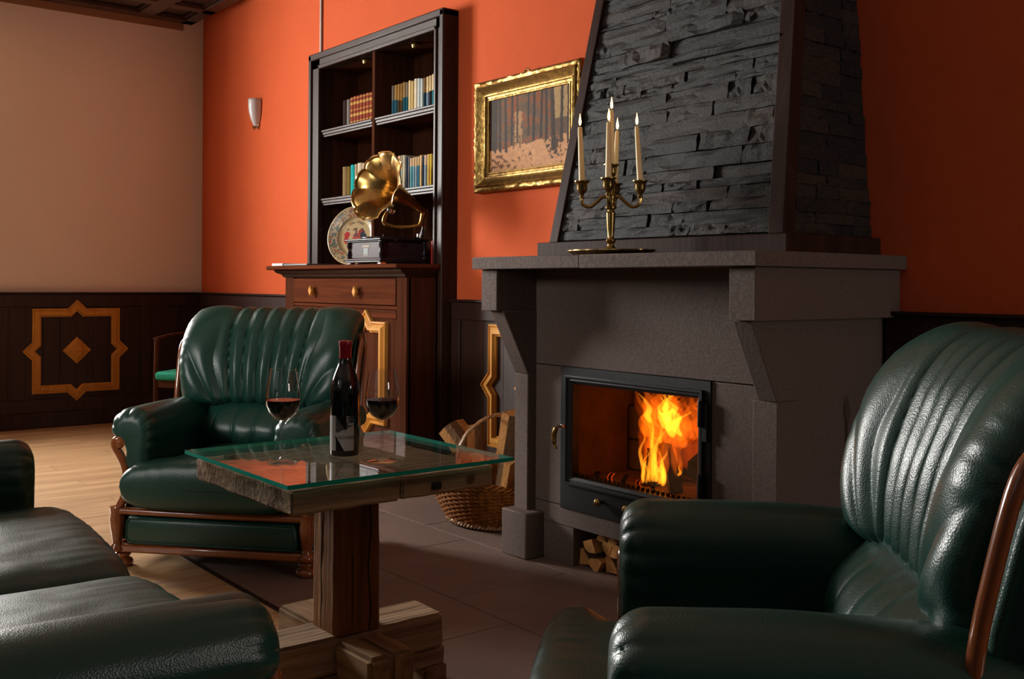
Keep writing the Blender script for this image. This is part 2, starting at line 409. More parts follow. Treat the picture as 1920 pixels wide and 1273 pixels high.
part('coffer_ribs', rb, M_CEILW, ce, .006)
for i in range(0, len(ys) - 1, 2):
    y1, y0 = ys[i], ys[i + 1]
    for x0, x1 in [(-8.11, -7.81), (-7.70, -6.60), (-6.48, -5.38)]:
        f = MB(); t = .028
        f.box(x0, x1, y0, y0 + t, CZ + .012, CZ + .03); f.box(x0, x1, y1 - t, y1, CZ + .012, CZ + .03)
        f.box(x0, x0 + t, y0, y1, CZ + .012, CZ + .03); f.box(x1 - t, x1, y0, y1, CZ + .012, CZ + .03)
        part('coffer_moulding', f, M_DARKX, ce, .004)
        if x0 == -7.70 and i % 4 == 2:
            part('ochre_panel', MB().box(x0 + .05, x1 - .05, y0 + .05, y1 - .05, CZ + .022, CZ + .03), M_OCHRE, ce)
tag(part('reflection_strip', MB().box(XL, XL + .012, -2.5, 3.10, CZ - .055, CZ + .004), M_REFL, None, .003), 'brown strip painted for a reflection along the top of the left wall', kind='structure')  # reflected light below the ceiling, built as a brown-orange strip

# ---- wainscot
def quatrefoil(cx, cz, h, bw, hx=None, pk=.062):
    """outer and inner outlines of the ochre moulding (square frame with a point in the middle of each side)"""
    hx = hx or h
    def ring(a, b, d, s_):
        p = s_
        return [(cx - a, cz + b), (cx - p, cz + b), (cx, cz + b + p), (cx + p, cz + b), (cx + a, cz + b), (cx + a, cz + p), (cx + a + p, cz), (cx + a, cz - p), (cx + a, cz - b),
                (cx + p, cz - b), (cx, cz - b - p), (cx - p, cz - b), (cx - a, cz - b), (cx - a, cz - p), (cx - a - p, cz), (cx - a, cz + p)]
    k = bw * .414
    return ring(hx, h, 0, pk), ring(hx - bw, h - bw, 0, pk - k if pk - k > .01 else .01)

def ornament(parent, to3, cx, cz, h, hx=None, diamond=True, bw=.062):
    o, i = quatrefoil(cx, cz, h, bw, hx, pk=.068)
    mb = MB(); mb.frame2(o, i, to3, [(0, 0), (.02, .016), (.16, .020), (.24, .012), (.55, .026), (.8, .028), (.86, .012), (1, .010), (1, 0)])
    part('ochre_frame', mb, M_GOLD, parent, 0, 30)
    if diamond:
        r = .102
        mb = MB(); pts = [(cx, cz + 1), (cx + 1, cz), (cx, cz - 1), (cx - 1, cz)]
        rings = []
        for s_, d in [(r, 0), (r, .012), (r * .62, .030), (r * .60, .022), (r * .12, .036)]:
            rings.append([to3(cx + dx * s_, cz + dz * s_, d) for dx, dz in ((0, 1), (1, 0), (0, -1), (-1, 0))])
        mb.rings(rings); part('ochre_diamond', mb, M_GOLD, parent, 0, 20)

def wainscot(name, label, span, to3, panels, stile=.085):
    """span=(a0,a1) along the wall; panels=[(a0,a1,ornament?)]; to3(a,z,depth)"""
    root = None
    def bx(a0, a1, z0, z1, d0, d1):
        p, q = to3(a0, z0, d0), to3(a1, z1, d1)
        return MB().box(min(p[0], q[0]), max(p[0], q[0]), min(p[1], q[1]), max(p[1], q[1]), z0, z1)
    root = part(name, bx(span[0], span[1], 0, 1.0, 0, .015), M_PANEL); tag(root, label, kind='structure')
    part('baseboard', bx(span[0], span[1], 0, .115, .015, .05), M_PANEL, root, .006)
    part('cap_rail', bx(span[0], span[1], 1.0, 1.014, 0, .06), M_DARKX, root, .004)
    part('top_rail', bx(span[0], span[1], .905, 1.0, .015, .038), M_PANEL, root, .003)
    part('bottom_rail', bx(span[0], span[1], .115, .215, .015, .038), M_PANEL, root, .003)
    edges = [span[0]] + [v for p in panels for v in p[:2]] + [span[1]]
    for i in range(0, len(edges), 2):
        if edges[i + 1] - edges[i] > .005:
            part('stile', bx(edges[i], edges[i + 1], .215, .905, .015, .038), M_PANEL, root, .003)
    for a0, a1, orn in panels:
        n = max(1, int(round((a1 - a0) / .12))); wdt = (a1 - a0) / n
        for k in range(n):
            part('panel_board', bx(a0 + k * wdt + .0008, a0 + (k + 1) * wdt - .0008, .215, .905, .015, .026), M_PANEL, root, .001)
        if orn: ornament(root, orn, (a0 + a1) / 2, .573, .318)
    return root
L3 = lambda a, z, d: (XL + d, a, z)
OL3 = lambda a, z, d: (XL + d + .0255, a, z)
OB3 = lambda a, z, d: (a, YW - d - .0255, z)
wainscot('trim_2', 'dark wooden wainscot on the left wall with an ochre moulded square and diamond', (-1.2, 3.27), L3, [(-.25, .72, False), (.80, 1.72, OL3), (1.80, 2.765, OL3), (2.845, 3.19, False)])
B3 = lambda a, z, d: (a, YW - d, z)
wainscot('trim_3', 'dark wooden wainscot on the orange wall left of the cabinet', (XL + .04, -6.17), B3, [(-8.12, -7.15, False), (-7.07, -6.25, False)])
wainscot('trim_4', 'dark wooden wainscot between cabinet and fireplace with an ochre moulding', (-4.61, -3.30), B3, [(-4.535, -3.42, False)])
r4 = bpy.data.objects['trim_4']; ornament(r4, OB3, -3.957, .573, .318)
wainscot('trim_5', 'dark wooden wainscot to the right of the fireplace', (-2.0, 1.6), B3, [(-1.9, -.95, OB3), (-.87, .1, OL3)])

# conduit above bookcase
tag(part('conduit', MB().box(-6.195, -6.175, YW - .014, YW, 2.585, CEIL), M_PIPE, None, .003), 'thin pale cable conduit running up the orange wall from the bookcase', 'conduit')

# sconce
t = thing('wall_sconce', 'white glass half-bowl wall lamp on the orange wall left of the bookcase', 'lamp', (-7.17, YW, 2.34))
mb = MB(); rings = []
for k in range(15):
    v = k / 14; z = .112 - .215 * v; r = .060 * (1 - .03 * (1 - v)) * (1 - max(0, v - .12) ** 2.3 * 1.05) if v < .99 else .004
    r = max(r, .006)
    rings.append([(-7.17 + r * cos(pi * j / 20 + pi), YW - .003 + r * 1.25 * sin(pi * j / 20 + pi), 2.34 + z) for j in range(21)])
mb.rings(rings, close=False, cap=False); o = part('glass_shade', mb, M_WHITEG, t, 0, 80)
s_ = o.modifiers.new('sol', 'SOLIDIFY'); s_.thickness = .005
part('wall_plate', MB().box(-7.20, -7.14, YW - .012, YW, 2.25, 2.43), M_BRASS, t, .003)
part('finial', MB().lathe([(.002, -.022), (.008, -.014), (.010, -.006), (.016, 0), (.012, .006), (.004, .01)], (-7.17, YW - .03, 2.245), 12), M_BRASS, t)

# ------------------------------------------------------------------ bookcase
t = thing('bookcase', 'tall dark wooden bookcase with six open bays above the cabinet', 'bookcase', (-5.39, 3.2, 0))
BX0, BX1, BXi0, BXi1, BT = -6.168, -4.618, -6.035, -4.70, 2.583
YF = 3.165
def bframe(x0, x1, z0, z1):
    return MB().box(x0, x1, YF, YW + .0, z0, z1)
part('left_stile', MB().box(BX0, BXi0, YF + .012, YW, 0, BT), M_DARK, t, .006)
part('right_stile', MB().box(BXi1, BX1, YF + .012, YW, 0, BT), M_DARK, t, .006)
part('top_rail', MB().box(BX0, BX1, YF + .012, YW, 2.49, BT), M_DARKX, t, .006)
mo = MB()   # raised outer bead and inner bead all round
mo.box(BX0 - .008, BX0 + .032, YF, YF + .03, 0, BT + .008); mo.box(BX1 - .032, BX1 + .008, YF, YW, 0, BT + .008)
mo.box(BX0 - .008, BX1 + .008, YF, YW - .001, BT - .032, BT + .012)
part('outer_moulding', mo, M_DARK, t, .007)
mo = MB()
mo.box(BXi0 - .022, BXi0 + .004, YF + .002, YF + .04, 1.2, 2.51); mo.box(BXi1 - .004, BXi1 + .018, YF + .002, YF + .04, 1.2, 2.51)
mo.box(BXi0 - .022, BXi1 + .018, YF + .002, YF + .04, 2.486, 2.512)
part('inner_moulding', mo, M_DARKX, t, .005)
YB = 3.46
part('back_panel', MB().box(-6.09, -4.67, YB, YB + .012, 1.17, 2.50), M_CABZ, t)
part('inner_side', MB().box(-6.08, BXi0, YW, YB, 1.17, 2.50), M_CABZ, t)
part('inner_side', MB().box(BXi1, -4.67, YW, YB, 1.17, 2.50), M_CABZ, t)
part('inner_top', MB().box(-6.08, -4.67, YF + .03, YB, 2.492, 2.505), M_CABZ, t)
part('inner_bottom', MB().box(-6.08, -4.67, YF + .03, YB, 1.165, 1.2), M_CABZ, t)
DX = -5.372
part('centre_divider', MB().box(DX - .016, DX + .016, YF + .02, YB, 1.2, 2.50), M_CABZ, t, .003)
for zt in (2.085, 1.642):
    for x0, x1 in ((BXi0, DX - .016), (DX + .016, BXi1)):
        mb = MB(); mb.box(x0, x1, YF + .04, YB, zt - .03, zt)
        s_ = part('shelf', mb, M_CABZ, t)
        e_ = MB(); e_.box(x0 + .004, x1 - .002, YF + .018, YF + .042, zt - .012, zt + .002); e_.box(x0 + .004, x1 - .002, YF + .024, YF + .042, zt - .03, zt - .012); e_.box(x0 + .004, x1 - .002, YF + .03, YF + .042, zt - .044, zt - .03)
        part('shelf_edge', e_, M_DARKX, s_, .003)
for cx in (-5.60, -5.04):
    part('brass_spotlight', MB().lathe([(.03, 0), (.034, -.006), (.022, -.012), (.018, -.03), (.012, -.034)], (cx, YF + .10, 2.492), 16), M_BRASS, t)

# books
ORD = ['first', 'second', 'third', 'fourth', 'fifth', 'sixth', 'seventh', 'eighth', 'ninth', 'tenth', 'eleventh', 'twelfth', 'thirteenth', 'fourteenth', 'fifteenth', 'sixteenth']
M_PAGE = mat('book_pages', (.42, .34, .22), .9)
bcache = {}
def bmat(c):
    c = tuple(c)
    if c not in bcache: bcache[c] = mat('book_cover', tuple(v * 1.15 for v in c), .85, 0, 0, 0, None, ((60, 60, 14), .45, 3))
    return bcache[c]
def book(x, z, wd, ht, dp, cols, label, group, y0=3.215, bands=0, lean=0):
    t = thing('book', label, 'book', (x + wd / 2, y0, z), 0, group)
    r = wd / 2
    def spine(z0, z1, g=0.0):
        prof = [(x + wd / 2 - r - g, y0 + .006), (x + wd / 2 - r * .8 - g, y0 + .001 - g), (x + wd / 2, y0 - .002 - g), (x + wd / 2 + r * .8 + g, y0 + .001 - g), (x + wd / 2 + r + g, y0 + .006), (x + wd / 2 + r + g, y0 + .02), (x + wd / 2 - r - g, y0 + .02)]
        return MB().prism(prof, 'z', z0, z1)
    top, bot, fr = cols
    part('spine', spine(z + ht * fr, z + ht), bmat(top), t, 0, 50)
    if fr > 0: part('lower_spine', spine(z, z + ht * fr), bmat(bot), t, 0, 50)
    cv = MB(); cv.box(x, x + .0018, y0 + .018, y0 + dp, z, z + ht); cv.box(x + wd - .0018, x + wd, y0 + .018, y0 + dp, z, z + ht)
    part('cover', cv, bmat(top), t)
    part('pages', MB().box(x + .0018, x + wd - .0018, y0 + .012, y0 + dp - .004, z + .002, z + ht - .003), M_PAGE, t)
    if bands:
        for k in range(bands):
            zz = z + ht * (.08 + .84 * k / (bands - 1))
            part('gilt_band', spine(zz, zz + (.016 if k in (1, bands - 2) else .006), .0006), bmat((.45, .27, .08)), t, 0, 50)
    return t
random.seed(11)
def lerp(a, b, k): return a + (b - a) * k
# upper left: two dark, seven red with gilt bands
x = -5.86
x = -5.80
for i in range(2):
    book(x, 2.087, .045, .165, .15, ((.035, .022, .02) if i == 0 else (.16, .13, .115), None, 0), ('dark brown book leftmost on the upper left shelf' if i == 0 else 'dark book with a grey spine edge beside the red volumes, upper left shelf'), 'books on the upper left shelf'); x += .048
for i in range(8):
    book(x, 2.087, .0372, .172 + .002 * (i % 2), .15, ((.24, .055, .035), None, 0), 'red volume with gilt bands, %s of the red row on the upper left shelf' % ORD[i], 'red volumes on the upper left shelf', bands=5); x += .0388
# upper right
cols = [((.12, .10, .08), (.02, .07, .10), .5), ((.26, .15, .05), (.02, .07, .10), .5), ((.26, .14, .04), (.05, .035, .02), .45), ((.22, .12, .04), (.07, .04, .02), .42), ((.24, .15, .06), (.015, .07, .09), .5), ((.17, .14, .10), (.02, .08, .10), .5),
        ((.62, .47, .24), None, 0), ((.45, .32, .13), None, 0), ((.60, .52, .38), None, 0), ((.42, .46, .46), None, 0), ((.46, .50, .48), None, 0), ((.16, .09, .04), (.012, .03, .04), .5), ((.60, .45, .24), (.16, .22, .30), .48), ((.52, .38, .20), (.02, .02, .02), .5),
        ((.58, .46, .28), (.03, .14, .18), .5), ((.62, .50, .30), (.05, .20, .22), .5)]
names_ = ['ochre' if c[0][2] < .1 else 'pale' for c in cols]
x = -5.215
for i, c in enumerate(cols):
    wd = random.uniform(.026, .033) if i < len(cols) else .03
    h = .172 + random.uniform(-.004, .006)
    d = ('%s paperback, dark blue lower half' % names_[i]) if c[2] and c[1][2] > .06 else ('%s paperback' % names_[i])
    book(x, 2.087, wd, h, .15, c, '%s, %s from the left on the upper right shelf' % (d, ORD[i]), 'paperbacks on the upper right shelf'); x += wd + .0012
# lower left
x = -5.80
for i, (c, wd, h) in enumerate([(((.20, .13, .06), None, 0), .055, .188), (((.15, .10, .03), None, 0), .045, .186), (((.02, .30, .30), None, 0), .050, .192), (((.40, .28, .18), None, 0), .030, .192), (((.50, .42, .30), None, 0), .055, .196), (((.38, .30, .2), None, 0), .04, .19), (((.2, .16, .1), None, 0), .04, .18)]):
    nm = ['worn brown book', 'dark olive brown book', 'shiny teal book', 'thin tan book', 'cream book with a small emblem', 'tan book half behind the horn', 'brown book behind the horn'][i]
    book(x, 1.644, wd, h, .15, c, '%s, %s from the left on the lower left shelf' % (nm, ORD[i]), 'books on the lower left shelf'); x += wd + .002
# lower right
lr = [((.02, .03, .022), None, 0, .05, .185), ((.07, .04, .03), None, 0, .02, .19), ((.50, .33, .20), (.03, .18, .28), .58, .030, .197), ((.36, .35, .24), None, 0, .014, .198), ((.45, .40, .30), None, 0, .022, .196), ((.03, .04, .06), None, 0, .022, .18), ((.16, .15, .16), None, 0, .016, .182)] + \
     [((.52, .36, .22), (.10, .30, .32), .72, .022, .172), ((.55, .38, .22), (.16, .32, .38), .72, .020, .174), ((.5, .36, .2), (.25, .32, .38), .7, .020, .174), ((.55, .38, .22), (.05, .18, .30), .7, .018, .175), ((.60, .42, .2), None, 0, .02, .18), ((.03, .05, .08), None, 0, .014, .172), ((.5, .36, .28), (.22, .28, .34), .68, .026, .176), ((.55, .38, .1), None, 0, .022, .178), ((.62, .42, .07), None, 0, .016, .178)]
x = -5.23
for i, (a, b_, fr, wd, h) in enumerate(lr):
    nm = ['dark green book', 'thin dark brown book', 'tan over blue book', 'slim grey-green book', 'cream grey book', 'black-blue book', 'slim grey book', 'slim tan over pale teal book', 'slim tan over sky blue book', 'slim tan over grey-blue book', 'slim tan over blue book', 'cream yellow book', 'slim black book', 'pink over pale blue book', 'ochre book', 'yellow book'][i]
    wd *= 1.22
    book(x, 1.644, wd, h, .15, (a, b_ or a, fr), '%s, %s from the left on the lower right shelf' % (nm, ORD[i]), 'books on the lower right shelf'); x += wd + .001

# ------------------------------------------------------------------ cabinet
CXL, CXR, CYF = -6.10, -4.66, 2.975
t = thing('cabinet', 'mahogany cabinet with a wide drawer and ochre-framed doors under the bookcase', 'cabinet', (-5.38, 3.07, 0))
part('body', MB().box(CXL, CXR, CYF + .012, YF + .0, .06, 1.145), M_CABZ, t, .003)
part('plinth', MB().box(CXL + .01, CXR - .01, CYF + .02, YF, 0, .07), M_DARKX, t)
def stack(lo, hi, prof, yback):   # moulded slab: prof=[(overhang,z)]
    rings = []
    for ov, z in prof: rings.append([(lo - ov, CYF - ov, z), (hi + ov * .45, CYF - ov, z), (hi + ov * .45, yback, z), (lo - ov, yback, z)])
    return MB().rings(rings)
part('cornice', stack(CXL, CXR, [(0, 1.13), (.012, 1.135), (.02, 1.15), (.045, 1.16), (.055, 1.172), (.055, 1.178)], YF), M_DARKX, t, .002)
part('top_slab', stack(CXL, CXR, [(.085, 1.178), (.092, 1.182), (.092, 1.198), (.086, 1.203)], YF), M_CAB, t, .002)
part('left_stile', MB().box(CXL, CXL + .12, CYF, CYF + .03, .07, 1.13), M_CABZ, t, .003)
part('right_stile', MB().box(CXR - .10, CXR, CYF, CYF + .03, .07, 1.13), M_CABZ, t, .003)
part('rail', MB().box(CXL + .12, CXR - .10, CYF + .004, CYF + .03, .955, .972), M_CAB, t)
d = part('drawer', MB().box(CXL + .125, CXR - .105, CYF - .004, CYF + .02, .977, 1.122), M_CAB, t, .004)
for xx in (-5.70, -5.165):
    rings = [[(xx + dx * r, CYF - .004 - dd, 1.05 + dz * r) for dx, dz in ((0, .036), (.022, 0), (0, -.036), (-.022, 0))] for r, dd in ((.5, 0), (.5, .012), (1, .014), (1, .026), (.8, .032))]
    part('diamond_knob', MB().rings(rings), M_GOLD, d, 0, 20)
for i, (x0, x1) in enumerate(((CXL + .125, -5.385), (-5.375, CXR - .105))):
    d = part('door', MB().box(x0, x1, CYF + .006, CYF + .02, .10, .950), M_CABZ, t, .003)
    part('door_rail', MB().box(x0, x1, CYF, CYF + .01, .905, .95), M_CAB, d, .002)
    part('door_rail', MB().box(x0, x1, CYF, CYF + .01, .10, .15), M_CAB, d, .002)
    cx = (x0 + x1) / 2
    o_, i_ = quatrefoil(cx, .60, .285, .062, .215, pk=.066)
    for rg, hxx in ((o_, .215), (i_, .215 - .062)): rg[6] = (cx + hxx, .60); rg[14] = (cx - hxx, .60)
    mb = MB(); mb.frame2(o_, i_, lambda a, z, dd: (a, CYF + .006 - dd, z), [(0, 0), (.02, .02), (.16, .024), (.24, .014), (.55, .03), (.8, .032), (.86, .014), (1, .012), (1, 0)])
    part('ochre_frame', mb, M_GOLD, d, 0, 30)

# papers, red box
t = thing('magazine_stack', 'pale magazines and a grey-green folder lying on the left end of the cabinet', 'magazines', (-5.95, 3.0, 1.203))
part('magazine', MB().box(-6.13, -5.98, 2.895, 3.08, 1.204, 1.219), M_WHITE, t, .001)
part('folder', MB().box(-5.975, -5.66, 2.90, 3.10, 1.204, 1.214), mat('grey_green_folder', (.09, .095, .08), .4), t, .001)
t = thing('book_box', 'dark red upright box at the right behind the gramophone', 'box', (-4.74, 3.30, 1.2))
part('case', MB().box(-4.775, -4.712, 3.205, 3.36, 1.202, 1.335), M_RED, t, .002)
part('pale_edge', MB().box(-4.779, -4.775, 3.21, 3.35, 1.202, 1.33), M_WHITE, t)

# plate
pc = Vector((-5.745, 3.285, 1.395)); pn_ = Vector((.47, -.86, .20)).normalized(); px_ = Vector((.86, .47, 0)).normalized(); pz_ = pn_.cross(px_) * -1
if pz_.z < 0: pz_ = -pz_
t = thing('plate', 'large cream ceramic plate with leafy rim and painted dancers behind the gramophone', 'plate', tuple(pc - Vector((0, 0, .19))))
mb = MB(); rings = []
NR, NA = 60, 180
for k in range(NR + 1):
    r = .192 * k / NR + .0003; h = .004 + .012 * sm(.105, .135, r) + .010 * sm(.13, .19, r) + .003 * exp(-((r - .188) / .004) ** 2)
    rings.append([pc + px_ * r * cos(2 * pi * j / NA) + pz_ * r * sin(2 * pi * j / NA) + pn_ * h for j in range(NA)])
mb.rings(rings, cap=False)
rings = [[pc + px_ * r * cos(2 * pi * j / NA) + pz_ * r * sin(2 * pi * j / NA) + pn_ * h for j in range(NA)] for r, h in ((.192, .026), (.188, .018), (.12, -.003), (.0003, -.003))]
mb.rings(rings, cap=False)
o = part('dish', mb, vcol_mat('painted_ceramic', .3, .5, .3), t, 0, 80)
def blob(x, y, cx, cy, a, b): return ((x - cx) / a) ** 2 + ((y - cy) / b) ** 2 < 1
FIG = [ # dancers: (cx, cy, a, b, colour)
    (-.058, .040, .011, .012, (.05, .03, .02)), (-.056, .034, .010, .010, (.55, .38, .25)), (-.062, .012, .022, .020, (.42, .02, .02)), (-.066, -.018, .016, .026, (.40, .025, .02)), (-.058, -.036, .013, .014, (.36, .03, .02)), (-.030, .008, .016, .004, (.5, .35, .22)),
    (-.004, .052, .016, .004, (.08, .05, .03)), (-.012, .044, .020, .003, (.07, .05, .04)), (.002, .030, .007, .014, (.12, .05, .06)), (.002, .006, .018, .018, (.16, .06, .07)), (-.004, -.008, .020, .008, (.45, .06, .05)),
    (.042, .042, .014, .012, (.06, .025, .02)), (.034, .028, .018, .018, (.34, .04, .02)), (.028, .008, .018, .02, (.38, .05, .03)), (.058, .030, .010, .008, (.1, .03, .03)), (.050, .010, .018, .022, (.02, .03, .06)), (.07, .0, .012, .02, (.03, .03, .05))]
def plate_col(co):
    p = Vector(co) + t.location - pc; x, y = p.dot(px_), p.dot(pz_); r = sqrt(x * x + y * y); a = atan2(y, x)
    base = (.52, .37, .19)
    if r > .186: return (.62, .46, .24)
    if .128 < r < .182:
        u_ = a * 9 / pi; ph = u_ - floor(u_)
        n_ = nz(x * 42, y * 42, 1.3); n2 = nz(x * 90, y * 90, 4.1)
        vine = abs(r - .155 - .012 * sin(a * 18)) < .002
        if vine: return (.10, .10, .08)
        k = noise.noise(Vector((a * 6, r * 40, 7)))
        if n_ > .18: return (.12, .15, .13)
        if n_ < -.24 and n2 > -.1: return (.34, .07, .035)
        if n2 > .22: return (.10, .08, .06)
        return (.50, .36, .19)
    if .120 < r <= .1225 or .1255 < r <= .128: return (.10, .09, .07)
    if r < .118:
        c = base
        for (cx, cy, a_, b_, cc) in FIG:
            if blob(x, y + .004, cx, cy, a_, b_): c = cc
        if c is base and nz(x * 30, y * 30, 9) > .38: c = (.5, .30, .14)
        return c
    return base
set_paint(o.data, plate_col)
def flat_text(txt, size, mat_, name, place, parent=None, ext=.0004):
    cu = bpy.data.curves.new('t', 'FONT'); cu.body = txt; cu.size = size; cu.align_x = 'CENTER'; cu.extrude = ext
    ob = bpy.data.objects.new('t', cu); me = bpy.data.meshes.new_from_object(ob)
    for v in me.vertices: v.co = place(v.co)
    bpy.data.objects.remove(ob); me.materials.clear(); me.materials.append(mat_); me.name = name
    o2 = bpy.data.objects.new(name, me); C.objects.link(o2); o2.parent = parent; return o2
M_INK = mat('ink', (.03, .022, .018), .6)
TP = t.location.copy()
def arc(co):
    a = pi / 2 - co.x / .088; r = .084 + co.y
    return pc + px_ * r * cos(a) + pz_ * r * sin(a) + pn_ * (.0046 + co.z) - TP
flat_text('CSD  VTIDE', .021, M_INK, 'lettering', arc, t)

# ------------------------------------------------------------------ gramophone
GX0, GX1, GY0, GY1, GZ = -5.235, -4.875, 2.945, 3.235, 1.203
t = thing('gramophone', 'antique gramophone with a fluted brass horn on a dark wooden case', 'gramophone', ((GX0 + GX1) / 2, (GY0 + GY1) / 2, GZ))
def tier(e, z0, z1, m_, nm, bev=.003):
    return part(nm, MB().box(GX0 - e, GX1 + e, GY0 - e, GY1 + e, z0, z1), m_, t, bev)
for fx in (GX0 - .005, GX1 - .03):
    for fy in (GY0 - .005, GY1 - .03): part('foot', MB().box(fx, fx + .035, fy, fy + .035, GZ, GZ + .012), M_CHROME, t, .002)
tier(.014, GZ + .010, GZ + .022, M_BLACKL, 'base_moulding'); tier(.006, GZ + .022, GZ + .034, M_GRAMF, 'base_step')
body = tier(-.008, GZ + .034, GZ + .128, M_GRAMF, 'case')
tier(.004, GZ + .126, GZ + .134, M_BLACKL, 'top_moulding'); tier(.016, GZ + .134, GZ + .144, M_BLACKL, 'lid')
for cx in (GX0 + .004, GX1 - .004):
    for cy in (GY0 + .002, GY1 - .002):
        part('corner_column', MB().lathe([(.014, .034), (.014, .042), (.008, .048), (.013, .06), (.009, .075), (.006, .085), (.011, .098), (.013, .108), (.008, .114), (.014, .120), (.014, .127)], (cx, cy, GZ), 12), M_BLACKL, t)
part('emblem', MB().box(-5.075, -5.025, GY0 + .0065, GY0 + .0085, GZ + .055, GZ + .092), mat('grey_green_emblem', (.14, .17, .16), .6), body)
mk = MB(); mk.box(-5.088, -5.012, GY0 + .0065, GY0 + .0085, GZ + .098, GZ + .106); mk.box(-5.078, -5.022, GY0 + .0065, GY0 + .0085, GZ + .048, GZ + .0505)
part('gilt_mark', mk, mat('gilt_print', (.30, .20, .10), .6), body)
part('turntable', MB().lathe([(.125, 0), (.130, .003), (.130, .009), (.124, .012), (.03, .013), (.03, .016), (.004, .017), (.004, .028), (.001, .03)], (-5.055, 3.07, GZ + .144), 40), M_BLACKL, t)
nk = Vector((-4.835, 3.195, 1.505))
part('bracket', MB().tube([(-4.90, 3.22, GZ + .15), (-4.87, 3.22, GZ + .20), nk + Vector((-.01, .01, -.05)), nk + Vector((0, 0, -.01))], .013, 10), M_CHROME, t)
# tone arm: swan bend returning forward to the sound box
ta = catmull([nk + Vector((0, 0, -.015)), nk + Vector((-.005, -.015, -.075)), nk + Vector((-.03, -.045, -.092)), nk + Vector((-.085, -.135, -.095)), nk + Vector((-.115, -.185, -.070)), nk + Vector((-.105, -.178, -.02)), nk + Vector((-.09, -.16, .0))], 6)
part('tone_arm', MB().tube(ta, [.016 - .006 * i / len(ta) for i in range(len(ta))], 12), M_BRASSH, t)
part('sound_box', MB().lathe([(.004, -.012), (.024, -.010), (.027, -.004), (.027, .006), (.02, .010), (.006, .014)], tuple(nk + Vector((-.09, -.155, .004))), 18, 'x'), M_CHROME, t)
part('crank', MB().tube([(-4.885, 3.10, GZ + .155), (-4.86, 3.06, GZ + .15), (-4.855, 3.0, GZ + .115), (-4.85, 2.985, GZ + .112)], .0035, 6), M_CHROME, t)
part('brake_knob', MB().lathe([(.02, 0), (.03, .004), (.02, .010), (.006, .014), (.005, .03)], (-4.885, 3.19, GZ + .144), 14), M_CHROME, t)
# horn
mc = Vector((-4.80, 2.86, 1.625)); hn = (mc - nk); hl = hn.length
hn = Vector((.13, -.95, .28)).normalized()
ha = hn.cross(Vector((0, 0, 1))).normalized(); hb = ha.cross(hn)
def hax(s): # axis from neck to mouth
    a, b_, c_ = nk, nk + (mc - nk) * .5 + Vector((-.01, .02, .02)), mc
    return a * (1 - s) ** 2 + b_ * 2 * s * (1 - s) + c_ * s * s
NP = 10; NA = 120; rings = []
for k in range(41):
    s = k / 40; r = .020 + .072 * s ** 1.6 + .105 * s ** 6
    ax = hax(s)
    if s > .96: ax = ax - hn * 0.0
    ring = []
    for j in range(NA):
        th = 2 * pi * j / NA; ph = (th * NP / (2 * pi)) % 1
        lobe = 1 - .045 * s * s * (abs(ph - .5) * 2) ** 3      # flutes meet in seams
        rr = r * lobe * (1 + .03 * s ** 8 * cos(th * NP))
        tilt = -.020 * s ** 9 * (abs(ph - .5) * 2) ** 2
        ring.append(ax + (ha * cos(th) + hb * sin(th)) * rr + hn * tilt)
    rings.append(ring)
lip = []
o = part('horn', MB().rings(rings, cap=False), M_BRASSH, t, 0, 28)
md = o.modifiers.new('sol', 'SOLIDIFY'); md.thickness = .0022
rim = [rings[-1][j] for j in range(NA)]
part('rolled_rim', MB().tube(rim, .0042, 6, close=True), mat('rim_brass', (.75, .50, .22), .2, 1), o)
part('elbow', MB().tube(catmull([nk + Vector((0, .0, -.03)), nk + Vector((0, .005, 0)), hax(.06)], 5), .021, 14), M_BRASSH, t)

# ------------------------------------------------------------------ picture
PX0, PX1, PZ0, PZ1 = -4.407, -3.57, 1.576, 2.156
t = thing('framed_painting', 'forest painting in a carved gilt frame on the orange wall', 'painting', ((PX0 + PX1) / 2, YW, PZ0))
def prect(i): return [(PX0 + i, PZ0 + i), (PX1 - i, PZ0 + i), (PX1 - i, PZ1 - i), (PX0 + i, PZ1 - i)]
mb = MB(); rings = []
for i, d in [(0, .004), (0, .036), (.006, .045), (.016, .047), (.026, .042), (.03, .052), (.036, .055), (.042, .050), (.058, .032), (.070, .026), (.072, .030), (.078, .030), (.082, .022), (.092, .020), (.096, .024), (.102, .022), (.104, .012)]:
    pts = []
    r_ = prect(i)
    for q in range(4):
        a, b_ = r_[q], r_[(q + 1) % 4]; n_ = 48
        for k in range(n_): pts.append((a[0] + (b_[0] - a[0]) * k / n_, a[1] + (b_[1] - a[1]) * k / n_))
    carve = .0045 if .004 < i < .03 else 0
    rings.append([(p[0], YW - d - carve * (nz(p[0] * 60, i * 120, p[1] * 60) * 1.6), p[1]) for p in pts])
mb.rings(rings, cap=False); part('gilt_frame', mb, M_GILT, t, 0, 50)
part('crest', MB().tube([((PX0 + PX1) / 2 + .01 + .02 * cos(a / 8 * pi), YW - .03, PZ1 + .012 * sin(a / 8 * pi)) for a in range(9)], .005, 6), M_GILT, t)
part('backing', MB().box(PX0 + .03, PX1 - .03, YW - .010, YW - .002, PZ0 + .03, PZ1 - .03), M_DARK, t)
mb = MB(); NX, NZ = 200, 130; i0 = .104
rings = [[(PX0 + i0 + (PX1 - PX0 - 2 * i0) * a / NX, YW - .013, PZ0 + i0 + (PZ1 - PZ0 - 2 * i0) * b_ / NZ) for a in range(NX + 1)] for b_ in range(NZ + 1)]
mb.rings(rings, close=False, cap=False)
o = part('canvas', mb, vcol_mat('oil_paint', .7, .15, 0, .0006), t, 0, 0)
